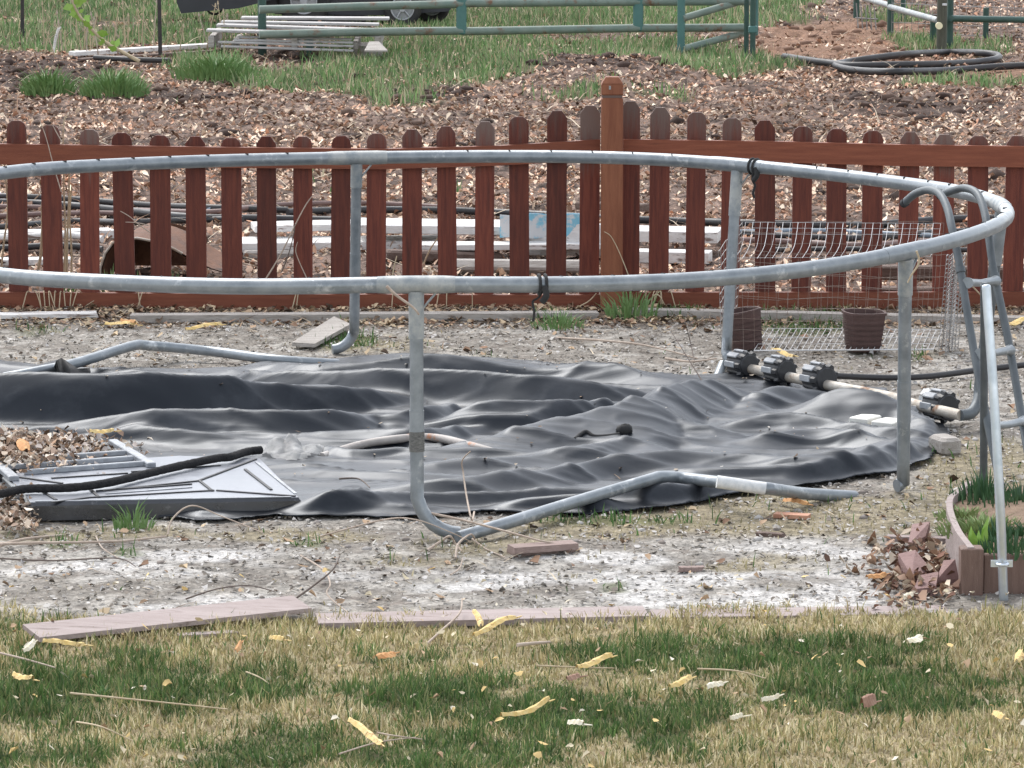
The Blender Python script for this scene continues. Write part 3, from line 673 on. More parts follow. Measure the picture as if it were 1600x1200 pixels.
# black straps knotted on the ring
def strap(label, px, back, hang, drop):
    a = ang_at(px, back); b = MB()
    for o_ in (-.006, .004):
        c = ringp(a+o_); e = Vector((math.cos(a), math.sin(a), 0))
        b.tube([c+e*.034*math.cos(q)+Vector((0, 0, .034*math.sin(q))) for q in np.linspace(0, 2*math.pi, 15)[:-1]], .006, 6, closed=True)
    c = ringp(a)+Vector((0, -.034, -.012))
    P = [c]+[Vector((c.x+dx, c.y+.01, c.z-dz)) for dx, dz in hang]
    b.tube(cr(P, 5), [.008]*4+[.006]*(len(cr(P, 5))-4), 6, flat=.6)
    b.tube(cr([c+Vector((.004, 0, .01)), c+Vector((.012, -.01, -.02)), c+Vector((-.004, -.008, -.045))], 4), .012, 6)
    o = b.build('tie_strap', M['strap']); tag(o, label, 'strap')
strap('black strap knotted on the near rail of the trampoline ring left of the fence post', 848, 0, [(-.015, .03), (-.035, .045), (-.030, .08), (-.034, .115)], .2)
strap('black strap knotted on the far rail of the trampoline ring beside a leg', 1178, 1, [(-.008, .04), (.004, .07), (-.004, .10), (.002, .125)], .2)
# ================================================================== LADDER
def build_ladder():
    t = thing('trampoline_ladder', 'grey hook topped steel ladder leaning on the right side of the trampoline ring', 'ladder', (D(1570, 700, 16.7).x, 16.6, 0))
    b = MB()
    def R(pts): return [D(*p) for p in pts]
    lo = R([(1413, 317, 17.25), (1430, 303, 17.2), (1450, 297, 17.1), (1468, 303, 17.0), (1480, 325, 16.9), (1488, 360, 16.8), (1499, 412, 16.72), (1515, 510, 16.6), (1535, 620, 16.45), (1556, 722, 16.32), (1567, 774, 16.25)])
    ro = R([(1470, 305, 17.45), (1488, 298, 17.4), (1508, 294, 17.3), (1527, 303, 17.2), (1538, 330, 17.1), (1545, 370, 17.0), (1554, 430, 16.92), (1577, 540, 16.8), (1597, 655, 16.65), (1616, 765, 16.4)])
    l = MB().tube(cr(lo, 5), .0155, 12).build('side_rail', M['galv_dark'], t)
    r = MB().tube(cr(ro, 5), .0155, 12).build('side_rail', M['galv_dark'], t)
    MB().tube([D(1412, 318, 17.26), D(1415.5, 315.6, 17.24)], .0175, 12).build('rubber_tip', M['slot'], l)
    MB().tube([D(1469, 306, 17.46), D(1472, 304, 17.44)], .0175, 12).build('rubber_tip', M['slot'], r)
    MB().tube([D(1500, 418, 16.71), D(1501.5, 426, 16.70)], .019, 12).build('collar', M['galv_dark'], l)
    MB().tube([D(1554, 428, 16.92), D(1555.5, 436, 16.91)], .019, 12).build('collar', M['galv_dark'], r)
    for (a, c) in (((1512, 442, 16.66), (1556, 439, 16.88)), ((1531, 553, 16.52), (1578, 547, 16.77)), ((1552, 666, 16.38), (1600, 658, 16.63))):
        A, C = D(*a), D(*c); m_ = (A+C)/2
        MB().tube([A, A+(C-A)*.12, m_+Vector((0, 0, -.004)), A+(C-A)*.88, C], [.024, .017, .0155, .017, .024], 12, flat=.9).build('rung', M['galv'], t)
build_ladder()
# ================================================================== POLES at the planter
def poles():
    A = G(1569, 938); B = D(1541, 449, 14.30)
    t = thing('steel_pipe', 'bright zinc pipe clamped upright to the front of the planter box', 'pipe', (A.x, A.y, 0))
    p = MB().tube(cr([A+Vector((0, 0, -.03)), D(1563, 800, 14.22), D(1553, 620, 14.25), B], 6), .0155, 14).build('pipe', M['galv_bright'], t)
    P = cr([B, B+(B-D(1553, 620, 14.25)).normalized()*.006, B+(B-D(1553, 620, 14.25)).normalized()*.010], 3)
    MB().tube(P, [.0150, .0148, .0145, .014, .012, .008, .003], 14).build('cap', M['galv_bright'], t)
    q = D(1566, 881, 14.22-.0); b = MB()
    b.box((q.x-.001, q.y+.005, q.z), (.072, .003, .024), bev=.0008)
    b.tube([Vector((q.x-.0175, q.y, q.z)), Vector((q.x-.0165, q.y-.013, q.z)), Vector((q.x-.009, q.y-.021, q.z)), Vector((q.x+.009, q.y-.021, q.z)), Vector((q.x+.0165, q.y-.013, q.z)), Vector((q.x+.0175, q.y, q.z))], .0055, 6)
    b.build('pipe_clamp', M['galv_bright'], t)
    A = G(1537, 752); B = D(1538, 447, 16.2)
    t = thing('steel_pipe', 'dull grey pipe standing behind the planter box and left of the bright clamped pipe', 'pipe', (A.x, A.y, 0))
    MB().tube([A+Vector((0, 0, -.03)), (A+B)/2, B], .0150, 14).build('pipe', M['galv_dark'], t)
    MB().tube([B, B+Vector((0, 0, .012))], [.016, .011], 14).build('cap', M['galv_dark'], t)
poles()
# ================================================================== CLAMP FITTINGS on the base tube
def clamp(px, py, Y, label, s=1.0):
    c = D(px, py, Y); ax = (D(1390, 620, 18.2)-D(1165, 575, 19.1)).normalized()
    t = thing('clamp_fitting', label, 'fitting', (c.x, c.y, c.z-.06), 'knobbly clamp fittings on the rusty base tube')
    sd_ = ax.cross(Vector((0, 0, 1))).normalized(); up = sd_.cross(ax).normalized()
    def gear(c0, c1, r0, r1, lobes, depth, n=48):
        V = []
        for c_ in (c0, c1):
            for k in range(n):
                q = 2*math.pi*k/n; m = (math.cos(q*lobes)); f = 1 if m > .15 else (1-depth)
                r = (r0 if c_ is c0 else r1)*f
                V.append(c_+sd_*r*math.cos(q)+up*r*math.sin(q))
        return V, [tuple(range(n-1, -1, -1)), tuple(range(n, 2*n))]+[(k, (k+1) % n, n+(k+1) % n, n+k) for k in range(n)]
    b = MB(); b.add(*gear(c+ax*.030, c+ax*.052, .066*s, .060*s, 9, .16)); b.add(*gear(c+ax*.0522, c+ax*.058, .048*s, .044*s, 9, .01)); b.build('gear_flange', M['black_plastic'], t)
    b = MB(); b.add(*gear(c-ax*.060, c+ax*.0298, .052*s, .056*s, 8, .10)); b.build('barrel', M['black_plastic'], t)
    b = MB()
    for k in range(8):
        q = 2*math.pi*k/8+.05
        if math.sin(q) < -.3: continue
        R3 = Matrix((ax, sd_, up)).transposed() @ Matrix.Rotation(q-math.pi/2, 3, 'X')
        d = sd_*math.cos(q)+up*math.sin(q)
        b.box(c+d*.0565*s-ax*.018, (.075, .026*s, .009), R3, bev=.003)
    b.build('grip_ridges', M['greytop'], t)
clamp(1160, 569, 19.12, 'leftmost black clamp fitting on the rusty tube beside the trampoline leg')
clamp(1218, 578, 18.88, 'second black clamp fitting from the left on the rusty tube')
clamp(1280, 591, 18.62, 'third black clamp fitting from the left with a hose running out behind it', 1.1)
clamp(1469, 634, 17.85, 'black clamp fitting at the right end of the rusty tube near the ladder', 1.08)
def tubeobj(name, label, cat, pts, r, m, n=8, group=None, k=6, flat=1.0):
    b = MB(); P = cr(pts, k); b.tube(P, r, n, flat=flat); return tag(b.build(name, m), label, cat, group)
tubeobj('black_cable', 'black cable running behind the ladder from the clamp fittings', 'cable', [G(1300, 587, .05), G(1380, 590, .03), G(1450, 588, .03), G(1530, 578, .03), G(1620, 568, .04), G(1700, 560, .02)], .014, M['hose'])
# crumpled white foil bits near the right clamp
b = MB(); P = [G(1425+i*2.2+random.uniform(-3, 3), 645-i*2.6, .02+.05*random.random()) for i in range(13)]
b.tube(P, [random.uniform(.008, .030) for _ in P], 7, smooth=False)
tag(b.build('crumpled_foil', M['label']), 'crumpled white foil beside the right clamp fitting', 'foil')
# ================================================================== LINER
OUT = [(-140, 560), (0, 566), (60, 574), (95, 566), (128, 580), (250, 583), (360, 582), (440, 572), (520, 567), (650, 561), (800, 566), (870, 574), (960, 570), (1010, 588), (1080, 592), (1125, 590), (1170, 586), (1215, 588), (1250, 600),
       (1262, 612), (1330, 606), (1385, 612), (1402, 630), (1440, 650), (1480, 672), (1488, 684), (1470, 702), (1455, 722), (1400, 742), (1335, 750), (1250, 764), (1160, 780), (1060, 795), (960, 806), (900, 808), (760, 805), (640, 812), (560, 814),
       (430, 813), (300, 818), (265, 812), (150, 806), (-140, 800)]
FOLDS = [  # (visible crest (px,py,height m)), front width, back width
 ([(-140, 586, .17), (40, 585, .20), (150, 588, .195), (300, 590, .18), (420, 600, .13), (540, 611, .09), (620, 614, .06), (660, 630, .02)], .10, .30),
 ([(330, 592, .02), (400, 585, .09), (530, 582, .12), (660, 583, .125), (834, 591, .12), (930, 602, .09), (1000, 618, .04), (1030, 628, .01)], .13, .22),
 ([(420, 580, .01), (470, 571, .07), (560, 567, .08), (650, 564, .085), (720, 562, .085), (800, 569, .06), (860, 577, .04), (900, 572, .06), (960, 574, .06), (1010, 588, .04), (1080, 600, .02)], .16, .16),
 ([(30, 675, .03), (135, 663, .05), (209, 656, .08), (294, 648, .095), (405, 649, .095), (506, 647, .09), (580, 655, .05), (610, 662, .01)], .13, .16),
 ([(560, 664, .01), (600, 655, .05), (641, 644, .065), (700, 640, .06), (730, 644, .01)], .10, .14),
 ([(160, 690, .01), (175, 674, .045), (215, 670, .05), (260, 680, .04), (330, 688, .02), (390, 679, .035), (470, 684, .03), (560, 675, .05), (660, 676, .06), (760, 668, .02)], .10, .12),
 ([(685, 668, .01), (719, 641, .08), (746, 628, .11), (834, 629, .105), (920, 629, .09), (986, 631, .05), (1020, 634, .01)], .12, .14),
 ([(690, 668, .02), (790, 656, .05), (850, 651, .06), (900, 640, .05), (950, 633, .02)], .09, .10),
 ([(600, 722, .01), (661, 705, .03), (766, 685, .065), (868, 656, .10), (935, 644, .12), (1000, 626, .13), (1030, 611, .13), (1070, 599, .12), (1127, 598, .10), (1160, 612, .05), (1190, 622, .02)], .26, .14),
 ([(1150, 650, .0), (1190, 600, .08), (1225, 598, .09), (1262, 612, .04)], .2, .10),
 ([(520, 770, .01), (600, 768, .02), (732, 752, .05), (817, 739, .06), (868, 732, .065), (935, 719, .06), (1070, 712, .055), (1161, 718, .04), (1240, 722, .05), (1330, 715, .055), (1397, 696, .05), (1465, 688, .03)], .14, .16),
 ([(600, 740, .01), (680, 722, .035), (760, 715, .04), (850, 712, .03), (920, 700, .045), (1000, 690, .04), (1060, 690, .015)], .14, .14),
 ([(540, 806, .03), (655, 792, .045), (732, 783, .05), (817, 774, .05), (901, 776, .05), (1070, 781, .045), (1160, 775, .02)], .07, .10),
 ([(270, 812, .015), (320, 802, .04), (405, 790, .055), (472, 780, .06), (540, 772, .06), (640, 768, .055), (766, 768, .05), (901, 766, .04), (1070, 763, .05), (1161, 749, .055), (1262, 744, .05), (1350, 742, .02)], .09, .10),
 ([(1200, 650, .02), (1246, 641, .05), (1280, 621, .10), (1313, 607, .13), (1364, 611, .13), (1400, 627, .09), (1450, 655, .04), (1480, 680, .02)], .20, .09),
 ([(1150, 670, .01), (1188, 658, .03), (1262, 653, .045), (1330, 668, .03), (1400, 672, .04), (1470, 682, .02)], .10, .12),
 ([(1150, 700, .0), (1188, 684, .035), (1246, 671, .05), (1296, 669, .055), (1364, 681, .05), (1431, 688, .04), (1480, 690, .02)], .15, .10),
 ([(1000, 668, .01), (1040, 662, .05), (1110, 668, .05), (1170, 680, .02)], .16, .12),
 ([(960, 660, .02), (1040, 640, .05), (1090, 650, .02)], .08, .12),
 ([(1060, 740, .02), (1161, 736, .035), (1262, 730, .045), (1330, 724, .04), (1400, 716, .02)], .08, .10),
 ([(470, 700, .01), (540, 712, .03), (620, 705, .035), (700, 712, .01)], .10, .10),
 ([(500, 742, .01), (560, 735, .03), (640, 738, .03), (700, 745, .01)], .10, .12),
]
def fold_world():
    out = []
    for pts, wf, wb in FOLDS:
        W = sorted([(G(p, q, h+.012).x, G(p, q, h+.012).y, h) for p, q, h in pts]); a_, z_ = W[0], W[-1]; W = [(a_[0]-.08, a_[1], 0)]*(a_[0] > -2.4)+W+[(z_[0]+.08, z_[1], 0)]
        gx = np.arange(W[0][0]-.1, W[-1][0]+.1, .01); A_ = np.array(W); K = np.hanning(35); K /= K.sum()
        sm = lambda v: np.convolve(np.pad(v, 17, mode='edge'), K, 'valid')
        out.append((gx, sm(np.interp(gx, A_[:, 0], A_[:, 1])), sm(np.interp(gx, A_[:, 0], A_[:, 2], left=0, right=0)), wf, wb))
    return out
FW = fold_world()
def liner_h(x, y):
    x = np.asarray(x, float); y = np.asarray(y, float); acc = np.zeros_like(x)
    wob = (fbm(x*2.0, y*2, 71, 2)-.5)*.05
    for fx, fy, fh, wf, wb in FW:
        yc = np.interp(x, fx, fy)+wob*.4; h = np.interp(x, fx, fh, left=0, right=0)
        mm = np.interp(x, fx, np.gradient(fy, fx)); s_ = (y-yc)/np.sqrt(1+np.minimum(mm*mm, 9)); sc = .55+h*6
        f = np.where(s_ < 0, np.clip(1+s_/(wf*sc+1e-6), 0, 1), np.clip(1-s_/(wb*sc*1.3+1e-6), 0, 1))
        f = np.where(s_ < 0, .5*f*f*(3-2*f)+.5*f**1.5, .35*f*f*(3-2*f)+.65*f**1.7)
        acc = acc+(np.maximum(h*f, 0))**3
    z = acc**(1/3)
    r1 = 1-np.abs(fbm(x*.75+wob*5, y*4.4+x*.35, 75, 2)-.5)*2; wr = (r1**3-.6)*.030+(fbm(x*1.6, y*8, 77, 2)-.5)*.020
    for sx_, sy_, k_, am in ((1.0, 5.0, .9, .014), (2.0, 7.0, -1.6, .006), (4.0, 13.0, .4, .004)):
        rn = 1-np.abs(2*fbm(x*sx_+wob*6+3, y*sy_+x*k_, 101+am*1000, 2)-1); wr = wr+am*(np.clip(rn, 0, 1)**7-.25)
    return z+.024+wr*.8
def inpoly(px, py, poly):
    ins = np.zeros(px.shape, bool); n = len(poly)
    for i in range(n):
        x1, y1 = poly[i]; x2, y2 = poly[(i+1) % n]
        if y1 == y2: continue
        c = ((y1 > py) != (y2 > py)) & (px < (x2-x1)*(py-y1)/(y2-y1)+x1); ins ^= c
    return ins
def edge_d(px, py, poly):
    d = np.full(px.shape, 1e9)
    for i in range(len(poly)):
        x1, y1 = poly[i]; x2, y2 = poly[(i+1) % len(poly)]
        L2 = (x2-x1)**2+(y2-y1)**2+1e-9; t = np.clip(((px-x1)*(x2-x1)+(py-y1)*(y2-y1))/L2, 0, 1)
        d = np.minimum(d, np.hypot(px-x1-t*(x2-x1), py-y1-t*(y2-y1)))
    return d
OW = [(G(p, q).x, G(p, q).y) for p, q in OUT]
def build_liner():
    xs = np.arange(-2.9, 2.0, .0125); ys = np.arange(15.3, 20.6, .0125)
    X, Y = np.meshgrid(xs, ys); Z = liner_h(X, Y)
    ins = inpoly(X, Y, OW); ed = edge_d(X, Y, OW)
    edge = ss(0, .10, ed); sg = np.maximum(gh(X, Y), 0)
    Z = sg*(1-edge)+Z*edge+.006
    Z = np.maximum(Z, gh(X, Y)+.004)
    front = (Y < 16.6)
    Z = Z+ (1-ss(0, .05, ed))*.018*(fbm(X*6, Y*6, 81)*1.2)
    ok = ins; ny, nx = X.shape; idx = np.arange(nx*ny).reshape(ny, nx)
    q = ok[:-1, :-1] & ok[:-1, 1:] & ok[1:, 1:] & ok[1:, :-1]
    Fc = np.stack([idx[:-1, :-1][q], idx[:-1, 1:][q], idx[1:, 1:][q], idx[1:, :-1][q]], -1)
    used = np.unique(Fc); mp = np.full(nx*ny, -1); mp[used] = np.arange(len(used))
    V = np.stack([X, Y, Z], -1).reshape(-1, 3)[used]
    o = npmesh('pond_liner', V, mp[Fc], M['liner'], None, True, org=(-.3, 17.5, 0))
    s_ = o.modifiers.new('thick', 'SOLIDIFY'); s_.thickness = .004; s_.offset = -1
    tag(o, 'crumpled black rubber liner spread in folds under the trampoline frame', 'liner')
build_liner()
LZ = lambda x, y: float(liner_h(x, y))
def onL(px, py, dz=0): p = RM(px, py, LZ); return Vector((p.x, p.y, p.z+dz))
def onG(px, py, dz=0): p = RM(px, py, lambda x, y: float(gh(x, y))); return Vector((p.x, p.y, p.z+dz))
# pointed raised corner at the back left
b = MB(); P = []
for px, py, h in [(48, 580, .01), (70, 577, .03), (84, 572, .07), (88, 561, .13), (96, 557, .15), (104, 562, .12), (116, 574, .05), (134, 580, .01)]:
    P.append(G(px, py+2, h))
n = len(P); V = [tuple(p) for p in P]+[(p.x+.02, p.y-.025, p.z*.45+.03) for p in P]+[(p.x+.03, p.y-.06, .015) for p in P]+[(p.x, p.y+.07, p.z*.35) for p in P]
b.add(V, [(i, i+1, n+i+1, n+i) for i in range(n-1)]+[(n+i, n+i+1, 2*n+i+1, 2*n+i) for i in range(n-1)]+[(3*n+i, 3*n+i+1, i+1, i) for i in range(n-1)], smooth=True)
tag(b.build('liner_flap', M['strap']), 'pointed black flap of liner standing up behind the left fold', 'liner')
# white blocks on the liner
def block(px, py, size, rz, m, name, label, cat, group=None, z=None, rx=0, ry=0, bev=.004, hf=onL):
    p = hf(px, py); b = MB(); R3 = Matrix.Rotation(rz, 3, 'Z') @ Matrix.Rotation(rx, 3, 'X') @ Matrix.Rotation(ry, 3, 'Y')
    b.box((p.x, p.y, p.z+size[2]*.3), size, R3, bev=bev); return tag(b.build(name, m, None, (p.x, p.y, p.z)), label, cat, group)
block(1352, 664, (.085, .12, .045), -.6, M['white'], 'white_block', 'left of two white blocks lying on the liner behind the right trampoline leg', 'block')
block(1389, 670, (.10, .12, .045), -.6, M['white'], 'white_block', 'right of two white blocks lying on the liner behind the right trampoline leg', 'block')
# white gutter piece at the right tip
b = MB(); p = G(1478, 712); R3 = Matrix.Rotation(.35, 3, 'Z')
b.box((p.x, p.y+.05, .035), (.085, .14, .07), R3, bev=.012); tag(b.build('grey_block', M['stone'] if 0 else M['greywood']), 'grey concrete block end poking out at the right tip of the liner', 'block')
# dark knob on the liner
def lump(name, label, cat, px, py, s, m, hf=onL, sc=(1, 1, 1), rz=0):
    p = hf(px, py); b = MB(); V = []; n, k = 12, 7
    for i in range(k):
        th = math.pi*i/(k-1)
        for j in range(n):
            ph = 2*math.pi*j/n; r = s*(.8+.4*random.random())
            x, y = r*math.sin(th)*math.cos(ph)*sc[0], r*math.sin(th)*math.sin(ph)*sc[1]
            V.append(p+Vector((x*math.cos(rz)-y*math.sin(rz), x*math.sin(rz)+y*math.cos(rz), s*sc[2]*(.7+math.cos(th)*(.8+.3*random.random())))))
    Fs = [(i*n+j, i*n+(j+1) % n, (i+1)*n+(j+1) % n, (i+1)*n+j) for i in range(k-1) for j in range(n)]
    b.add(V, Fs, smooth=True); return tag(b.build(name, m), label, cat)
lump('black_lump', 'small torn black lump standing up on the middle of the liner', 'rubber scrap', 976, 678, .022, M['strap'], sc=(1.5, 1, 1.1))
tubeobj('rubber_strip', 'short black rubber strip curling on the liner left of the black lump', 'rubber scrap', [onL(898, 686, .0), onL(914, 679, .012), onL(928, 683, .004), onL(948, 682, .002), onL(968, 680, .004)], .008, M['strap'])
# bag, pale pipe, rope
def bag(cx, cy, w_, d_, h_, label):
    p = onL(cx, cy); n = 30; V = []
    for j in range(n+1):
        for i in range(n+1):
            u, v = i/n*2-1, j/n*2-1; r = math.hypot(u, v)
            x, y = p.x+u*w_, p.y+v*d_
            hh = 0
            for gu, gv, gr, ga in ((-.45, .1, .30, .095), (-.05, .3, .28, .105), (.12, -.2, .28, .075), (.62, -.15, .28, .06), (-.75, -.4, .3, .04)):
                e = ((u-gu)/gr)**2+((v-gv)/(gr*1.7))**2; hh = max(hh, ga*math.exp(-e*.8)*(1+.18*math.sin((u*7-v*5)*1.3+gu*9)*min(1, e)))
            hh = hh*.68+.008*float(fbm(u*4, v*4, 95))*(r < .9)
            V.append((x+.02*float(vn(u*6, v*6, 93)), y, max(LZ(x, y)+.004, 0)+hh-.002))
    Fs = [(j*(n+1)+i, j*(n+1)+i+1, (j+1)*(n+1)+i+1, (j+1)*(n+1)+i) for j in range(n) for i in range(n) if math.hypot((i+.5)/n*2-1, (j+.5)/n*2-1) < .99]
    b = MB(); b.add(V, Fs, smooth=True); o = b.build('plastic_bag', M['bag']); tag(o, label, 'bag')
bag(452, 712, .125, .17, .075, 'crumpled translucent grey plastic bag lying on the liner behind the black lid')
tubeobj('pale_pipe', 'curved pale plastic pipe with a rusty mark lying on the middle of the liner', 'pipe', [onL(503, 716, .005), onL(560, 704, .02), onL(620, 696, .025), onL(680, 692, .02), onL(740, 698, .0), onL(790, 705, -.02)], .017, M['palepipe'])
# ------------------------------------------------------------------ moulded lid
def build_lid():
    A = G(60, 812); hz = .066
    t = thing('moulded_lid', 'dusty black moulded plastic lid with grooves and sky sheen painted pale on its top, lying at the left front of the liner', 'lid', (A.x+.3, A.y+.25, 0))
    Z = hz
    def T(px, py, z=Z): return G(px, py, z)
    poly = [T(47, 785), T(466, 777), T(405, 716), T(280, 712), T(130, 722), T(8, 742), T(38, 770)]
    b = MB(); n = len(poly); inset = []
    cx = sum((p for p in poly), Vector())/n
    low = [Vector((p.x+(p.x-cx.x)*.02, p.y+(p.y-cx.y)*.02-(.0), .0)) for p in poly]
    rim = [Vector((p.x, p.y, Z-.012)) + (p-cx).normalized()*.012 for p in poly]
    V = poly+rim+low
    b.add(V, [tuple(range(n))]+[(i, n+i, n+(i+1) % n, (i+1) % n) for i in range(n)]+[(n+i, 2*n+i, 2*n+(i+1) % n, n+(i+1) % n) for i in range(n)])
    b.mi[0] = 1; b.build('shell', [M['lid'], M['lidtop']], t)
    def rib(a, c, w_, hgt, m, name):
        A, C = T(*a), T(*c); d = (C-A); L = d.length; d.normalize(); s_ = Vector((-d.y, d.x, 0))
        b = MB(); b.box((A+C)/2+Vector((0, 0, hgt/2+.0006)), (L, w_, hgt), Matrix((d, s_, Vector((0, 0, 1)))).transposed(), bev=min(w_, hgt)*.3); b.build(name, m, t)
    for a, c in (((80, 748), (200, 740)), ((205, 738), (345, 728)), ((310, 752), (400, 718)), ((160, 768), (310, 752)), ((312, 752), (332, 768)), ((80, 786), (140, 778)),
                 ((140, 778), (335, 767)), ((338, 767), (462, 776)), ((383, 734), (424, 766)), ((140, 764), (155, 778)), ((62, 766), (88, 782)), ((12, 744), (98, 756)), ((150, 768), (300, 757))):
        rib(a, c, .012, .004, M['rib'], 'groove')
    for a, c in (((165, 772), (300, 762)), ((400, 722), (462, 772)), ((55, 784), (455, 777))):
        rib(a, c, .012, .003, M['greytop'], 'raised_edge')
    return t
build_lid()
def build_grate():
    t = thing('slatted_grate', 'slatted grey grate half buried in dead leaves behind the black lid', 'grate', tuple(G(120, 735, 0)))
    Z = .075
    def bar(a, c, w_, m='greytop', name='slat', z=Z, h=.02):
        A, C = G(*a, z), G(*c, z); d = (C-A); L = d.length; d.normalize(); s_ = Vector((-d.y, d.x, 0))
        MB().box((A+C)/2, (L, w_, h), Matrix((d, s_, Vector((0, 0, 1)))).transposed(), bev=.003).build(name, M[m], t)
    bar((176, 690), (237, 727), .035, name='frame'); bar((-20, 712), (22, 748), .04, name='frame')
    for a, c in (((-5, 722), (196, 707)), ((38, 738), (226, 724)), ((0, 731), (208, 716))):
        bar(a, c, .022)
    bar((60, 731), (210, 721), .12, 'lid', 'panel', Z-.03, .006)
build_grate()
rope_pts = [(-60, 785), (0, 772), (40, 764), (110, 762), (170, 754), (230, 740), (290, 726), (340, 716), (360, 714), (385, 706), (408, 703)]
P = []
for i, (p, q) in enumerate(rope_pts): P.append(G(p, q, .088 if 40 < p < 380 else .05 if p < 0 else .085))
b = MB(); Pc = cr(P, 16); b.tube(Pc, [.0150*(1+.03*math.sin(i*1.9)+.08*random.random()) for i in range(len(Pc))], 10)
tag(b.build('foam_rope', M['rope']), 'thick black foam covered rope lying across the moulded lid', 'rope')
# debris heap left
n = 3600; xx = []; yy = []; zz = []
for i in range(n):
    px = random.gauss(20, 75); py = random.gauss(703, 14)
    if not (-80 < px < 235 and 672 < py < 745): continue
    z = .045+.04*max(0, 1-abs(px-30)/160)+random.uniform(-.03, .02)
    p = G(px, py, z); xx.append(p.x); yy.append(p.y); zz.append(z)
for i in range(500):
    px = random.uniform(0, 60); py = random.uniform(770, 830); p = G(px, py, .02); xx.append(p.x); yy.append(p.y); zz.append(.01+.03*random.random())
n = len(xx); col = pick([(.42, .31, .24), (.58, .48, .38), (.22, .15, .11), (.70, .62, .52), (.36, .24, .16), (.10, .07, .05), (.5, .44, .4)], n, .25)
tag(flakes('leaf_heap', np.array(xx), np.array(yy), .010+.032*RNG.random(n)**2, col, M['leaf'], z=np.array(zz), tilt=.9, asp=.55, lift=.4, fold=.5), 'heap of dead leaves and bark on the grate and around the lid', 'leaves', kind='stuff')

# leaves and crumbs lying on the liner
n = 260; x = -2.3+4.0*RNG.random(n); y = 16.4+3.2*RNG.random(n); ins = inpoly(x, y, OW) & (edge_d(x, y, OW) > .08); x, y = x[ins], y[ins]; n = len(x)
tag(flakes('liner_debris', x, y, .008+.020*RNG.random(n)**2, pick([(.45, .38, .30), (.28, .20, .14), (.6, .56, .5), (.15, .11, .08)], n, .2), M['leaf'], z=liner_h(x, y)+.008, tilt=.3, lift=.2), 'small leaf bits and crumbs scattered on the black liner', 'leaves', kind='stuff')
# ================================================================== THINGS BEYOND THE FENCE
def gtube(name, label, cat, pix, r, m, group=None, dz=.022, n=8, k=6):
    r *= 1.15; P = [onG(p, q, r*.7+dz) for p, q in pix]
    b = MB(); b.tube(cr(P, k), r, n); return tag(b.build(name, M[m]), label, cat, group)
PG = 'poly pipes lying along the ground behind the fence'
for lab, pix, r, m in [
    ('black poly pipe farthest back in the bundle behind the left pickets', [(-90, 314), (40, 317), (130, 322), (230, 330), (330, 334), (450, 338)], .017, 'hose'),
    ('dusty brown pipe in the bundle behind the left pickets, second from the back', [(-90, 330), (60, 333), (180, 336), (330, 340), (420, 330), (560, 326), (700, 333)], .014, 'brownhose'),
    ('thick black pipe crossing behind the left pickets above the rusty drum', [(-90, 325), (60, 328), (180, 338), (300, 350), (420, 352), (560, 356), (660, 360)], .020, 'hose'),
    ('pale dusty pipe behind the left pickets with a rising right end', [(-90, 352), (60, 344), (160, 342), (270, 345)], .014, 'brownhose'),
    ('blue grey pipe behind the third and fourth pickets', [(100, 318), (170, 324), (240, 330), (330, 335)], .011, 'bluehose'),
    ('black poly pipe passing close above the rusty drum', [(-90, 372), (30, 362), (120, 355), (200, 357), (300, 353), (380, 352)], .016, 'hose'),
    ('lowest black pipe behind the first two left pickets', [(-90, 402), (20, 397), (100, 394), (160, 400)], .016, 'hose'),
    ('pale pipe low behind the first left picket', [(-90, 384), (20, 381), (100, 377), (160, 384)], .017, 'whitewood'),
    ('long black pipe running behind the middle pickets above the white boards', [(450, 342), (560, 338), (700, 339), (840, 345), (960, 352), (1070, 356), (1200, 360), (1350, 362), (1500, 352), (1700, 352)], .019, 'hose'),
    ('thin dark pipe lying on the white boards behind the middle pickets', [(620, 352), (760, 362), (860, 363), (950, 362)], .011, 'hose'),
    ('second black pipe behind the right pickets below the long one', [(990, 368), (1100, 370), (1220, 378), (1350, 382), (1480, 372), (1700, 366)], .016, 'hose'),
    ('dusty brown pipe behind the right pickets below the black pipes', [(1120, 384), (1240, 388), (1350, 393), (1470, 386), (1700, 384)], .015, 'brownhose'),
    ('blue grey pipe behind the wire cage', [(1150, 372), (1280, 370), (1420, 376), (1560, 380)], .013, 'bluehose'),
    ('thin black pipe behind the wire cage near the right end', [(1190, 400), (1320, 398), (1450, 400), (1680, 398)], .012, 'hose')]:
    gtube('poly_pipe', lab, 'pipe', pix, r, m, PG)
def beam(name, label, cat, a, b_, w_, h_, m, z=0, rnd=.004, mm=None):
    A, B = onG(*a), onG(*b_); A.z = float(gh(A.x, A.y))+z; B.z = float(gh(B.x, B.y))+z
    d = B-A; L = d.length; d.normalize(); s_ = d.cross(Vector((0, 0, 1))).normalized(); u = s_.cross(d)
    R3 = Matrix((d, s_, u)).transposed(); bb = MB()
    bb.box((A+B)/2+u*(h_/2+.001), (L, w_, h_), R3, bev=rnd); return tag(bb.build(name, mm or M[m]), label, cat)
beam('white_board', 'long low white board behind the pickets on the left of the fence post', 'board', (350, 396), (700, 392), .30, .05, 'whitewood', .02, .003)
beam('white_board', 'upper white board lying askew on the long low one, left of the far front leg', 'board', (395, 386), (640, 380), .22, .035, 'whitewood', .09, .003)
beam('brown_timber', 'grey brown timber under the white boards left of the post', 'timber', (380, 402), (760, 404), .12, .05, 'greywood', -.01, .012)
beam('white_board', 'broad white board lying on the brown timber behind the middle pickets', 'board', (560, 388), (870, 392), .34, .045, 'whitewood', .10, .003)
beam('white_board', 'thin white board sloping below the broad one behind the middle pickets', 'board', (640, 404), (960, 402), .16, .03, 'whitewood', .05, .003)
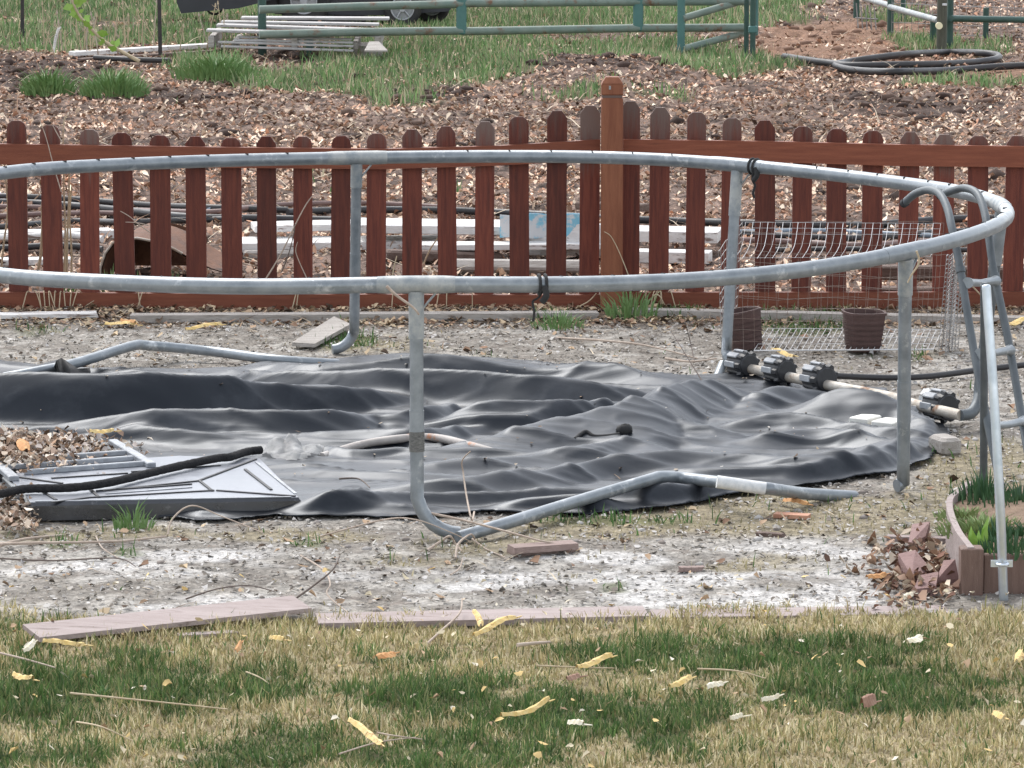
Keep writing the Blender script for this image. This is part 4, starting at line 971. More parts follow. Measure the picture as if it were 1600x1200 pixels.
beam('brown_timber', 'dark brown timber showing between the white boards behind the middle pickets', 'timber', (600, 408), (780, 412), .10, .06, 'darkwood', 0, .012)
beam('white_log', 'pale grey log lying low behind the pickets just left of the fence post', 'log', (690, 428), (930, 430), .13, .075, 'greywood', 0, .03)
beam('white_board', 'short white board standing on edge behind the pickets just left of the fence post', 'board', (800, 404), (950, 406), .05, .17, 'whitewood', .02, .003)
beam('white_board', 'white board behind the pickets just right of the fence post', 'board', (985, 394), (1125, 397), .26, .06, 'whitewood', .07, .003)
beam('white_board', 'lower white board with a brown end just right of the fence post', 'board', (980, 408), (1110, 411), .14, .06, 'whitewood', .0, .003)
beam('white_timber', 'flat white board behind the first three left pickets', 'timber', (-90, 378), (175, 372), .14, .05, 'whitewood', .0, .003)
beam('white_timber', 'thin white board low behind the first left picket', 'timber', (-90, 414), (110, 412), .12, .03, 'whitewood', .0, .003)
beam('brown_timber', 'dark brown board crossing under the boards behind the fence post', 'timber', (905, 372), (1010, 376), .08, .04, 'darkwood', .16, .006)
beam('brown_timber', 'dark split timber lying behind the right end of the fence under the wire cage', 'timber', (1370, 470), (1640, 474), .10, .07, 'darkwood', 0, .01)
beam('brown_timber', 'second dark split timber stacked behind the right end of the fence', 'timber', (1360, 458), (1640, 462), .09, .07, 'darkwood', .07, .01)
# faded blue printed sack on the timbers
p = onG(860, 402); b = MB(); n = 10; V = []
for j in range(n+1):
    for i in range(n+1): V.append((p.x-.27+.5*i/n, p.y-.10-.02*math.sin(i)+.16*j/n*0-.002*j, .10+.125*j/n+.006*math.sin(i*1.3+j)))
V2 = [(x, y+.05, z) for x, y, z in V]
b.add(V+V2, [(j*11+i, j*11+i+1, (j+1)*11+i+1, (j+1)*11+i) for i in range(n) for j in range(n)]+[(121+(j+1)*11+i, 121+(j+1)*11+i+1, 121+j*11+i+1, 121+j*11+i) for i in range(n) for j in range(n)], smooth=True)
m = mat('sack_print', (.60, .62, .63), (.55, .57, .58), 9, .6, .7, c3=(.20, .48, .62), s3=5, lo3=.47, hi3=.52)
tag(b.build('printed_sack', m), 'white sack with faded blue print on the timbers behind the pickets left of the post', 'sack')
# rusty drum lying on its side, torn
def drum():
    t = thing('rusty_drum', 'torn rusty metal drum lying on its side behind the left pickets', 'drum', tuple(onG(225, 440)))
    c = onG(225, 440); Y0 = c.y-.05
    prof = [(156, 438), (157, 418), (164, 396), (176, 380), (192, 373), (215, 372), (240, 377), (262, 384), (285, 396), (306, 408), (330, 419), (356, 427)]
    P = [D(p, q, Y0) for p, q in prof]; dirv = Vector((.10, .62, .02))
    b = MB(); n = len(P); cen = D(220, 440, Y0)
    for th, mi in ((0, 0), (.012, 0)):
        V = []
        for s_ in range(5):
            for k, p in enumerate(P):
                q = p+dirv*(s_/4*(1-.4*(k/(n-1)))); q = q+(cen-q).normalized()*th; V.append((q.x, q.y, max(q.z, .0)))
        b.add(V, [(s_*n+i, s_*n+i+1, (s_+1)*n+i+1, (s_+1)*n+i) for s_ in range(4) for i in range(n-1)], smooth=True)
    b.build('drum_wall', M['rust'], t)
    b = MB(); b.tube([p+Vector((0, -.004, 0)) for p in P[:9]], .007, 6); b.build('rolled_rim', M['rusty_tube'], t)
    b = MB(); V = [p+dirv*.9 for p in P[:9]]+[Vector((P[8].x, P[8].y, 0))+dirv*.9, Vector((P[0].x, P[0].y, 0))+dirv*.9]; b.add(V, [tuple(range(len(V)))]); b.build('end_plate', M['rust'], t)
drum()
# ================================================================== CORRAL
def ptube(b, a, c, r, n=10): b.tube([a, c], r, n)
CY = D(1063, 88, 1).y; CYc = G(1063, 88).y
def corral():
    Y = CYc
    t = thing('pipe_panel', 'long faded green pipe rail panel running across the grass at the top', 'fence', tuple(G(720, 86)))
    def D2(px, py): return D(px, py, Y+.15+(px-1063)*.0009)
    b = MB(); b.tube([D2(405, 15), D2(560, 10), D2(722, 6)], .034, 10); b.build('rail', M['rail_green'], t)
    b = MB(); b.tube([D2(722, 5), D2(995, 3), D2(1178, 2)], .034, 10); b.build('rail', M['rail_green'], t)
    b = MB(); b.tube([D2(405, 54), D2(560, 50), D2(722, 48)], .034, 10); b.build('rail', M['rail_green'], t)
    b = MB(); b.tube([D2(722, 49), D2(995, 44), D2(1178, 43)], .034, 10); b.build('rail', M['rail_green'], t)
    for p, q in ((721, 54), (997, 49)):
        a = D2(p, q); b = MB(); b.box((a.x, a.y, a.z+.45), (.085, .06, .9), bev=.012); b.build('upright', M['teal'], t)
    a = G(1166, 91); b = MB(); b.tube([a, a+Vector((0, 0, 1.15))], .022, 8); b.build('end_upright', M['green'], t)
    a = G(410, 88); t2 = thing('gate_post', 'dark green steel post standing in front of the stacked white pallets', 'post', tuple(a))
    MB().tube([a, a+Vector((.0, 0, 1.3))], .036, 12).build('shaft', M['green'], t2); MB().box(a+Vector((0, -.02, .2)), (.085, .085, .05), bev=.01).build('hinge_band', M['green'], t2)
    a = G(484, 86); t2 = thing('short_stub_post', 'short teal post stub standing below the lower rail in front of the pallets', 'post', tuple(a))
    MB().box((a.x, a.y, .09), (.055, .05, .2), bev=.008).build('shaft', M['teal'], t2); MB().box((a.x, a.y, .195), (.10, .07, .012), bev=.003).build('cap_plate', M['teal'], t2)
    g = thing('swung_gate', 'teal pipe gate swung open towards the brown dirt patch', 'gate', tuple(G(1063, 90)))
    a = G(1064, 90); b = MB(); b.box((a.x, a.y, .62), (.062, .062, 1.24), bev=.012); b.build('hinge_stile', M['teal'], g)
    e = Vector(G(1176, 90)); e.y = a.y+.9; e = D(1177, 50, a.y+.55)
    for p0, p1 in (((1066, 29), (1177, -4)), ((1066, 77), (1177, 47)), ((1066, -22), (1177, -52))):
        A, B = D(*p0, a.y-.02), D(*p1, a.y+.55); b = MB(); b.tube([A, B], .031, 10); b.build('rail', M['rail_green'], g)
    b = MB(); q = D(1178, 56, a.y+.56); b.box((q.x, q.y, q.z+.5), (.07, .05, 1.0), bev=.012); b.build('end_stile', M['teal'], g)
    a = G(1176, 93); t2 = thing('corral_post', 'slim dark green post at the right end of the long pipe panel', 'post', tuple(a))
    MB().tube([a, a+Vector((0, 0, 1.2))], .024, 10).build('shaft', M['green'], t2); MB().box(a+Vector((0, 0, .25)), (.075, .06, .06), bev=.008).build('bracket', M['teal'], t2)
    # right hand corral
    t = thing('side_corral', 'dark green corner corral with pale top rails at the upper right', 'fence', tuple(G(1476, 75)))
    for p, q, r, h in ((1391, 54, .030, 1.2), (1338, 28, .030, 1.2), (1411, 35, .025, 1.1)):
        a = G(p, q); MB().tube([a, a+Vector((0, 0, h))], r, 10).build('upright', M['green'], t)
    a = G(1458, 66); MB().tube([a, a+Vector((0, 0, .22))], .030, 10).build('upright', M['green'], t)
    a = G(1484, 74); MB().tube([a, a+Vector((0, 0, 1.3))], .028, 10).build('upright', M['green'], t)
    a = G(1540, 62); MB().tube([a, a+Vector((0, 0, .28))], .026, 10).build('upright', M['green'], t)
    yp = G(1470, 75).y
    MB().tube([D(1340, -6, G(1338, 28).y), D(1391, 9, G(1391, 54).y)], .028, 10).build('pale_rail', M['galv_white'], t)
    MB().tube([D(1391, 11, G(1391, 54).y-.04), D(1466, 32, yp-.05)], .028, 10).build('pale_rail', M['galv_white'], t)
    MB().tube([D(1486, 29, yp), D(1540, 30, yp+.3), D(1660, 32, yp+.8)], .028, 10).build('rail', M['green'], t)
    b = MB()
    for k in range(5): b.tube([D(1338+k*7, 5+k, G(1350, 45).y), D(1341+k*7, 44+k, G(1350, 45).y)], .006, 5)
    b.tube([D(1336, 28, G(1350, 45).y), D(1372, 30, G(1350, 45).y)], .006, 5); b.build('wire_panel', M['wire'], t)
    a = G(1471, 78); t2 = thing('round_post', 'weathered round post with a cream pipe end at the upper right corral corner', 'post', tuple(a))
    MB().tube([a, a+Vector((0, 0, .7)), a+Vector((0, 0, 1.3))], [.045, .042, .040], 12).build('shaft', M['oldpost'], t2)
    q = D(1467, 40, a.y-.05); MB().tube([q, q+Vector((0, -.03, 0))], .030, 16).build('pipe_end', M['cream'], t2)
    q = D(1476, 7, a.y-.045); MB().box(q, (.04, .01, .02), bev=.003).build('tag', M['label'], t2)
    # loose wire fence between the corral uprights
    b = MB(); ya = G(1400, 60).y
    A, B = G(1393, 55), G(1660, 66)
    for k in range(4):
        z = .03+.085*k; b.tube([A+Vector((0, 0, z)), (A+B)/2+Vector((0, .1, z-.01)), B+Vector((0, 0, z))], .004, 4)
    for k in range(26):
        f = k/25; p = A+(B-A)*f; b.tube([p+Vector((0, 0, .02)), p+Vector((0, 0, .32))], .0025, 4)
    tag(b.build('wire_fence', M['wire']), 'thin sagging wire fence strung between the upper right corral posts', 'fence')
corral()
for (px, py, h, lab) in ((38, 64, .9, 'thin black fence stake at the far left'), (249, 94, .9, 'black fence stake left of the white pallets')):
    a = G(px, py); t = thing('fence_stake', lab, 'stake', tuple(a), 'black stakes at the upper left'); lean = -.02 if px < 100 else .01
    b = MB(); b.box(a+Vector((lean*.5, 0, h/2-.05)), (.032, .012, h+.1), Matrix.Rotation(-lean, 3, 'Y'), bev=.002)
    b.box(a+Vector((lean*.5, .012, h/2-.05)), (.010, .026, h+.1), Matrix.Rotation(-lean, 3, 'Y')); b.build('shaft', M['tpost'], t)
    for k in range(6): MB().box(a+Vector((lean*k/6, -.009, .08+k*.12)), (.018, .008, .016)).build('stud', M['tpost'], t)
# hose loops at the upper right
tubeobj('black_hose', 'big loop of black hose lying on the dirt at the upper right', 'hose', [onG(p, q, .045) for p, q in ((1225, 97), (1262, 103), (1300, 108), (1330, 111), (1400, 110), (1462, 109), (1520, 106), (1556, 101), (1558, 95), (1530, 91), (1480, 90), (1420, 93), (1360, 100), (1322, 106), (1305, 110), (1318, 116), (1350, 120), (1400, 121), (1480, 119), (1560, 113), (1640, 109), (1700, 107))], .030, M['hose'], k=8)
gtube('black_hose', 'short length of black hose lying below the left fence stake', 'hose', [(148, 97), (180, 99), (225, 101), (266, 102)], .020, 'hose')
# white pallets
def pallets():
    t = thing('white_pallet', 'top slatted white pallet of the stack behind the green rail', 'pallet', tuple(G(450, 70)))
    Yf = G(470, 92).y
    def slat(a, c, w_, th, zf, parent, m='palewood', name='slat', dy=0):
        A, C = D(a[0], a[1], Yf+dy), D(c[0], c[1], Yf+dy); d = (C-A); L = d.length; d.normalize(); s_ = Vector((0, 1, 0)); u = d.cross(s_)
        if u.z < 0: u = -u
        MB().box((A+C)/2+s_*(w_/2)-u*(th/2), (L, w_, th), Matrix((d, s_, u)).transposed(), bev=.004).build(name, M[m], parent)
    for a, c, w_, dy in (((322, 46), (600, 54), .16, 0), ((338, 38), (585, 46), .16, .30), ((345, 33), (592, 37), .14, .55), ((376, 27), (608, 28), .18, .90)):
        slat(a, c, w_, .022, 0, t, dy=dy)
    for px in (330, 460, 590):
        A = D(px, 58, Yf); MB().box((A.x, A.y+.5, A.z-.04), (.05, 1.05, .09), bev=.004).build('bearer', M['greywood'], t)
    t = thing('white_pallet', 'bottom slatted white pallet of the stack behind the green rail', 'pallet', tuple(G(450, 90)))
    for a, c, w_, dy in (((372, 56), (550, 60), .05, .05), ((366, 61), (552, 65), .05, 0), ((340, 64), (552, 71), .05, -.03), ((345, 71), (552, 78), .06, -.06)):
        slat(a, c, w_, .018, 0, t, dy=dy)
    for px in (365, 555):
        A = D(px, 70, Yf); MB().box((A.x, A.y+.45, A.z-.01), (.04, .8, .07), bev=.004).build('bearer', M['greywood'], t)
    b = MB(); A = G(575, 88); b.box((A.x, A.y+.1, .05), (.24, .3, .1), bev=.01); tag(b.build('grey_block', M['greywood']), 'grey block holding up the right end of the pallet stack', 'block')
    b = MB(); A = G(585, 80, .11); b.prism([A+Vector((-.08, -.06, 0)), A+Vector((.11, -.06, 0)), A+Vector((.03, .25, .05)), A+Vector((-.05, .25, .05))], (0, 0, 0), (0, 0, .012)); tag(b.build('white_offcut', M['greywood']), 'white wedge shaped offcut on the grey block beside the pallets', 'board')
pallets()
beam('white_board', 'long white board on a brown timber at the upper left between the stakes', 'board', (112, 93), (345, 79), .12, .035, 'whitewood', .03, .003)
beam('brown_timber', 'dark timber under the long white board at the upper left', 'timber', (125, 97), (330, 84), .08, .03, 'darkwood', 0, .006)
# black garden tractor, mostly above the frame
def tractor():
    Y = G(632, 42).y
    t = thing('garden_tractor', 'black garden tractor and bagger parked on the grass at the top edge', 'tractor', tuple(G(560, 40)))
    def X(px): return D(px, 20, Y).x
    z = lambda py: D(500, py, Y).z
    b = MB(); P = [(276, -60), (276, 4), (283, 21), (372, 13), (425, 0), (440, -60)]
    b.prism([D(p, q, Y-.25) for p, q in P], (0, 0, 0), (0, .6, 0)); b.build('grass_bagger', M['vehicle'], t)
    b = MB(); P = [(410, -70), (410, 8), (430, 22), (600, 24), (700, 18), (716, 4), (712, -20), (690, -60), (600, -90), (500, -80)]
    b.prism([D(p, q, Y+.02) for p, q in P], (0, 0, 0), (0, .55, 0)); bd = b.build('body', M['vehicle'], t)
    b = MB(); b.box(((X(450)+X(575))/2, Y+.25, z(30)), (.7, .75, .05), bev=.02); b.build('mower_deck', M['vehicle'], t)
    def wheel(px, r, y0, rimr):
        c = D(px, 20, Y+y0); c.z = r
        b = MB(); V = []; n = 32
        ring = [(r*.86, -.055), (r*.97, -.045), (r, -.02), (r, .02), (r*.97, .045), (r*.86, .055)]
        ring = [(rimr, -.05)]+ring+[(rimr, .05)]
        for rr, yy in ring:
            for k in range(n): q = 2*math.pi*k/n; V.append((c.x+rr*math.cos(q), c.y+yy, c.z+rr*math.sin(q)))
        m_ = len(ring); b.add(V, [(i*n+k, i*n+(k+1) % n, (i+1) % m_*n+(k+1) % n, (i+1) % m_*n+k) for i in range(m_) for k in range(n)], smooth=True)
        w_ = b.build('wheel', M['tyre'], t)
        b = MB(); b.tube([(c.x+rimr*.98*math.cos(2*math.pi*k/n), c.y-.045, c.z+rimr*.98*math.sin(2*math.pi*k/n)) for k in range(n)], .009, 6, closed=True)
        b.tube([(c.x, c.y-.02, c.z), (c.x, c.y-.05, c.z)], rimr*.3, 12)
        for k in range(5): q = 2*math.pi*k/5+.4; b.tube([(c.x, c.y-.03, c.z), (c.x+rimr*math.cos(q), c.y-.035, c.z+rimr*math.sin(q))], .010, 6)
        b.tube([(c.x, c.y-.008, c.z), (c.x, c.y, c.z)], rimr*.97, 24)
        b.build('rim', M['rim'], w_)
    wheel(629, .175, -.06, .105); wheel(675, .17, .45, .09); wheel(475, .24, -.02, .12); wheel(500, .24, .6, .12)
    b = MB(); P = [D(p, q, Y-.1) for p, q in ((322, 12), (328, 20), (338, 22), (346, 16), (350, 6))]; b.tube(cr(P, 5), .010, 6); b.build('hose_loop', M['tyre'], t)
    b = MB(); s_ = D(520, -40, Y+.3); b.box((s_.x, s_.y, .62), (.45, .45, .10), bev=.04); b.box((s_.x-.2, s_.y, .82), (.10, .45, .38), bev=.04); b.build('seat', M['vehicle'], t)
    b = MB(); s_ = D(590, -40, Y+.3); b.tube([(s_.x, s_.y, .5), (s_.x-.1, s_.y, .82)], .018, 8); b.build('steering_column', M['tyre'], t)
tractor()
# yellow leafy branch, stalks and weeds at the upper left
def leafstem(name, label, cat, pts, r, m, leaves, lm, ls=.03, yw=None, group=None):
    b = MB(); P = cr(pts, 6); b.tube(P, [r*(1-.6*i/len(P)) for i in range(len(P))], 6); root = b.build(name, M[m]); tag(root, label, cat, group)
    if leaves:
        b = MB()
        for k in range(leaves):
            p = P[int(len(P)*(.15+.8*random.random()))]; a = random.uniform(0, 6.28); s_ = ls*random.uniform(.6, 1.3); u = Vector((math.cos(a), math.sin(a)*.5, random.uniform(-.2, .9))).normalized(); v = u.cross(Vector((.2, 1, .1))).normalized()
            b.add([p, p+u*s_*.5+v*s_*.28, p+u*s_, p+u*s_*.5-v*s_*.28], [(0, 1, 2, 3)])
        b.build('foliage', M[lm], root)
    return root
Yb = 34.5
leafstem('yellow_branch', 'bent yellow green branch arching in from the top left over the stalks', 'branch', [D(p, q, Yb) for p, q in ((218, 96), (196, 84), (165, 66), (142, 44), (124, 24), (112, -2), (104, -40))], .016, 'straw', 34, 'lime', .09)
tuftN = 0
for i in range(34):
    px = random.choice([random.uniform(40, 250), random.uniform(60, 240), random.uniform(270, 430)]); py = random.uniform(72, 92); p = onG(px, py); hgt = random.uniform(.14, .42)
    lx = random.uniform(-.08, .08)
    P = [p, p+Vector((lx*.4, 0, hgt*.5)), p+Vector((lx, 0, hgt))]
    b = MB(); b.tube(P, [.006, .005, .003], 5)
    for k in range(2): q = P[1].lerp(P[2], random.random()); b.tube([q, q+Vector((random.uniform(-.06, .06), 0, .05))], [.004, .002], 4)
    q = P[2]; b.tube([q, q+Vector((0, 0, .03))], [.010, .004], 5)
    o = b.build('dry_stalk', M['straw' if i % 3 else 'twig']); tag(o, 'thin dry stalk among the pale weeds between the stakes and pallets', 'stalk', 'dry stalks at the upper left')
gtube('white_stick', 'white forked stick standing at the upper left below the branch', 'stick', [(82, 84), (83, 80)], .012, 'whitewood')
COL.objects.unlink(bpy.data.objects['white_stick']); bpy.data.objects.remove(bpy.data.objects['white_stick'])
Yq = G(84, 84).y
b = MB(); b.tube(cr([D(84, 84, Yq), D(86, 66, Yq), D(89, 52, Yq), D(92, 44, Yq)], 4), [.014]*8+[.012]*5, 6); b.tube([D(89, 52, Yq), D(95, 42, Yq)], [.009, .006], 5)
tag(b.build('white_stick', M['whitewood']), 'white forked stick standing at the upper left below the branch', 'stick')
# ================================================================== WIRE CAGE between trampoline and fence
def cage():
    t = thing('wire_cage', 'bent galvanised wire mesh cage beside the fence behind the trampoline', 'cage', tuple(G(1300, 545)))
    Yf, Yk = G(1300, 552).y, G(1300, 515).y
    def grid(P00, P10, P11, P01, nu, nv, r, m, name, sag=0, seed=0):
        b = MB()
        f = lambda u, v: (P00*(1-u)+P10*u)*(1-v)+(P01*(1-u)+P11*u)*v+Vector((0, .012*math.sin(u*9+v*5+seed), -sag*math.sin(v*math.pi)+.006*math.sin(u*14+seed)))
        for i in range(nu+1): b.tube([f(i/nu, j/6) for j in range(7)], r, 4, caps=False)
        for j in range(nv+1): b.tube([f(i/10, j/nv) for i in range(11)], r, 4, caps=False)
        b.build(name, M[m], t)
    A, B, C_, Dd = D(1128, 553, Yf), D(1470, 553, Yf), D(1482, 400, Yf), D(1122, 392, Yf)
    grid(A, B, C_, Dd, 20, 9, .0010, 'wire_rust', 'front_mesh')
    A2, B2, C2, D2 = D(1150, 518, Yk), D(1462, 518, Yk), D(1475, 348, Yk), D(1160, 346, Yk)
    grid(A2, B2, C2, D2, 20, 10, .0010, 'wire_rust', 'back_mesh', seed=2)
    grid(A, A2, D2, Dd, 9, 12, .0016, 'wire', 'side_mesh', seed=4)
    # right side is folded over itself: dense
    for k in range(3):
        o_ = Vector((.012*k-.01, -.03*k, 0)); grid(B+o_, B+o_+Vector((.07, .12, 0)), C_+o_+Vector((.07, .12, 0)), C_+o_ ,4, 22, .0019, 'wire', 'folded_side_mesh', seed=k*3)
    # curved top rack of white wire
    b = MB(); n = 26
    for i in range(n+1):
        u = i/n; p0 = D(1165+u*305, 347+u*2, Yk-.02); p1 = D(1148+u*305, 404-u*3, Yf+.10)
        pm = p0*.45+p1*.55+Vector((.012, .02, -.02)); b.tube(cr([p0, pm, p1], 3), .0015 if i % 2 else .0009, 4)
    for v in (0, .12, .25, .95):
        b.tube([(D(1165+u*305, 347+u*2, Yk-.02)*(1-v)+D(1148+u*305, 404-u*3, Yf+.10)*v)+Vector((0, -.004, -.02*math.sin(v*3))) for u in np.linspace(0, 1, 9)], .0010, 4)
    b.build('top_rack', M['wire_white'], t)
    # floor rack
    b = MB(); n = 30
    for i in range(n+1):
        u = i/n; b.tube([G(1178+u*280, 548-u*2, .03), G(1200+u*272, 513+u*2, .045)], .0018, 4)
    for v in (0, .3, .6, 1): b.tube([G(1178+22*v, 548-35*v, .034+.015*v), G(1458+14*v, 546-31*v, .034+.015*v)], .0035 if v == 0 else .0015, 5)
    b.build('floor_rack', M['wire_white'], t)
cage()
def pot(px, py, lab, w_, h_, tilt, rz):
    c = G(px, py); t = thing('brown_pot', lab, 'pot', tuple(c), 'ribbed brown plastic pots in the wire cage')
    Rm = Matrix.Rotation(tilt, 3, 'Y') @ Matrix.Rotation(rz, 3, 'Z'); b = MB(); V = []; lev = []
    K = 14
    for k in range(K+1):
        f = k/K; r = w_*(.40+.10*f+(.012 if k % 2 else 0)*.4); lev.append((r, h_*f))
    lev += [(w_*.53, h_*1.0+.001), (w_*.53, h_+.012), (w_*.47, h_+.012), (w_*.40, h_*.5), (0.001, h_*.48)]
    n = 24
    for r, z in lev:
        for j in range(n):
            q = 2*math.pi*j/n; s_ = 1/max(abs(math.cos(q)), abs(math.sin(q)))**.45
            V.append(Vector(c)+Rm@Vector((r*s_*math.cos(q), r*s_*math.sin(q), z))+Vector((0, 0, .01)))
    b.add(V, [(i*n+j, i*n+(j+1) % n, (i+1)*n+(j+1) % n, (i+1)*n+j) for i in range(len(lev)-1) for j in range(n)])
    b.add([V[j] for j in range(n)], [tuple(range(n-1, -1, -1))]); b.build('body', M['pot'], t)
    b = MB()
    for k in (2, 4, 6, 8, 10):
        f = k/K+.02; r = w_*(.40+.10*f)+.004
        b.tube([Vector(c)+Rm@Vector((r/max(abs(math.cos(q)), abs(math.sin(q)))**.45*math.cos(q), r/max(abs(math.cos(q)), abs(math.sin(q)))**.45*math.sin(q), h_*f))+Vector((0, 0, .01)) for q in np.linspace(0, 2*math.pi, 25)[:-1]], .002, 4, closed=True)
    b.build('ribs', M['potring'], t)
pot(1167, 547, 'tilted brown pot at the left end of the wire cage beside a trampoline leg', .155, .165, -.16, .5)
pot(1348, 550, 'upright brown pot in the middle of the wire cage', .185, .165, .02, .25)
# ================================================================== PLANTER
def planter():
    t = thing('planter_box', 'brown composite raised planter box with a corner post at the lower right', 'planter', tuple(G(1520, 935)))
    A = G(1518, 932); hp = D(1518, 857, A.y).z
    MB().box((A.x, A.y+.03, hp/2-.02), (.075, .075, hp+.04), bev=.004).build('corner_post', M['composite_brown'], t)
    hb = D(1570, 868, A.y).z
    MB().box((A.x+.64, A.y+.035, hb/2-.02), (1.2, .03, hb+.04), bev=.004).build('front_board', M['composite_brown'], t)
    W = [G(1512, 855, .165), G(1492, 828, .165), G(1480, 798, .165), G(1480, 778, .165), G(1494, 766, .165), G(1510, 752, .165)]
    P = cr(W, 6); V = []
    for p in P:
        for dx, z in ((0, .165), (.022, .165), (.022, -.02), (0, -.02)): V.append((p.x+dx, p.y, z))
    n = len(P); b = MB(); b.add(V, [(i*4+j, i*4+(j+1) % 4, i*4+4+(j+1) % 4, i*4+4+j) for i in range(n-1) for j in range(4)]+[(0, 3, 2, 1), (n*4-4, n*4-3, n*4-2, n*4-1)]); b.build('curved_edging', M['composite'], t)
    # soil
    b = MB(); n = 40; V = []; x0, x1, y0, y1 = P[0].x-.08, P[0].x+1.25, A.y+.055, P[-1].y
    ex = np.array([p.y for p in P]); exx = np.array([p.x for p in P]); o_ = np.argsort(ex)
    for j in range(n+1):
        y = y0+(y1-y0)*j/n; xl = float(np.interp(y, ex[o_], exx[o_]))+.018
        for i in range(n+1):
            x = xl+(x1-xl)*i/n; V.append((x, y, .105+.04*float(fbm(x*4, y*4, 55))+.05*math.exp(-((x-xl-.45)/.3)**2)))
    b.add(V, [(j*(n+1)+i, j*(n+1)+i+1, (j+1)*(n+1)+i+1, (j+1)*(n+1)+i) for j in range(n) for i in range(n)], smooth=True); b.build('soil', M['soil'], t)
planter()
def clump(name, label, px, py, z, n, h, w_, m, spread, cat='plant', group=None, lean=.45):
    w_ *= 1.0
    c = G(px, py, z); b = MB()
    for i in range(n):
        a = random.uniform(0, 6.28); r = spread*random.random()**.75; p = c+Vector((r*math.cos(a), r*math.sin(a), 0)); hh = h*random.uniform(.45, 1.1)*(1.15-.65*r/spread)
        o_ = Vector((math.cos(a)*.7+random.uniform(-.5, .5), math.sin(a)*.7+random.uniform(-.5, .5), 0))*hh*lean*random.uniform(.3, 1); s_ = Vector((1, random.uniform(-.4, .4), 0))*w_/2
        b.add([p-s_, p+s_, p+o_*.35-s_*.9+Vector((0, 0, hh*.6)), p+o_*.35+s_*.9+Vector((0, 0, hh*.6)), p+o_+Vector((0, 0, hh*.97))], [(0, 1, 3, 2), (2, 3, 4)])
    return tag(b.build(name, m), label, cat, group)
clump('bulb_plant', 'dark green bulb leaves at the back of the planter beside the grey pipe', 1537, 790, .12, 160, .13, .006, M['daff'], .12)
clump('bulb_plant', 'dark green bulb leaves in the back right corner of the planter', 1596, 800, .12, 160, .12, .006, M['daff'], .14)
clump('bulb_plant', 'dark green bulb leaves in the front right part of the planter', 1572, 868, .12, 110, .10, .006, M['daff'], .10)
clump('bulb_plant', 'dark green bulb leaves just behind the bright clamped pipe', 1556, 852, .12, 100, .11, .006, M['daff'], .07)
clump('lime_plant', 'broad lime green leaves rising in the front left of the planter', 1528, 862, .12, 7, .15, .022, M['lime'], .035, lean=.25)
clump('lime_plant', 'single short lime green shoot in front of the planter plants', 1548, 872, .12, 2, .06, .018, M['lime'], .008, lean=.1)
clump('low_weed', 'low yellow green weed along the curved edging inside the planter', 1508, 812, .12, 120, .05, .007, mat('pale_weed', (.16, .24, .08), (.24, .30, .12), 20, .6, .7), .11, lean=1.2)
clump('grass_tuft', 'green grass tuft growing in front of the moulded lid', 208, 826, 0, 60, .10, .006, mat('fresh_grass', (.10, .19, .055), (.17, .27, .10), 20, .5, .6), .07, lean=1.0)
clump('grass_tuft', 'green grass tuft beside the foot of the fence post', 985, 498, 0, 90, .18, .007, bpy.data.materials['fresh_grass'], .13, lean=.8)
clump('grass_tuft', 'green grass tuft left of the foot of the fence post', 872, 512, 0, 90, .09, .006, bpy.data.materials['fresh_grass'], .12, lean=1.0)
for px, py, l_ in ((175, 440, 'behind the rusty drum mouth'), (215, 438, 'in the mouth of the rusty drum'), (262, 440, 'right of the rusty drum mouth'), (100, 452, 'left of the rusty drum')):
    clump('grass_tuft', 'fresh green shoots '+l_, px, py+18, 0, 22, .14, .010, bpy.data.materials['fresh_grass'], .07, lean=.5)
for px, py, s_, l_ in ((178, 150, .22, 'round green grass tuft in the dark soil at the upper left'), (75, 148, .17, 'small green grass tuft at the far upper left'), (338, 122, .30, 'big green grass tuft in front of the pallets')):
    clump('grass_tuft', l_, px, py, 0, 420, .22, .010, bpy.data.materials['fresh_grass'], s_*1.15, lean=1.05)
clump('low_weed', 'dense low green weeds filling the middle of the planter behind the bright pipe', 1545, 835, .12, 420, .07, .007, bpy.data.materials['pale_weed'], .17, lean=1.1)
clump('low_weed', 'dense low green weeds at the right edge of the planter', 1606, 850, .12, 320, .08, .007, M['daff'], .13, lean=.9)
# bricks and shards by the planter
def prismbrick(pix, z0, th, m, name, label, cat):
    b = MB(); b.prism([G(p, q, z0+dz) for p, q, dz in pix], (0, 0, 0), (0, 0, th)); return tag(b.build(name, M[m]), label, cat)
prismbrick([(1418, 866, .02), (1446, 851, .015), (1453, 828, .035), (1425, 832, .02)], -.005, .03, 'brick', 'brick_piece', 'flat pink brick slab farthest back in the rubble by the planter', 'brick')
prismbrick([(1424, 923, 0), (1456, 914, .0), (1430, 882, .045), (1403, 888, .035)], -.012, .05, 'brick', 'brick_piece', 'tilted pink brick in the middle of the rubble by the planter', 'brick')
prismbrick([(1427, 944, 0), (1462, 940, 0), (1466, 916, .02), (1436, 922, .02)], -.018, .05, 'brick', 'brick_piece', 'pink brick nearest the lawn in the rubble by the planter', 'brick')
prismbrick([(1462, 926, 0), (1498, 922, 0), (1492, 892, .06), (1474, 894, .05)], -.01, .04, 'brick', 'brick_piece', 'pink brick piece leaning on the planter wall', 'brick')
board_on('edging_scrap', 'narrow strip of edging running to the planter wall behind the rubble', 'board', (1385, 838), (1490, 842), .04, .02, M['composite'], 0)
n = 700; xx = []; yy = []
for i in range(n):
    px, py = random.gauss(1440, 42), random.gauss(900, 26)
    if px > 1498 or py > 960 or py < 835: continue
    p = G(px, py); xx.append(p.x); yy.append(p.y)
n = len(xx); xx = np.array(xx); yy = np.array(yy)
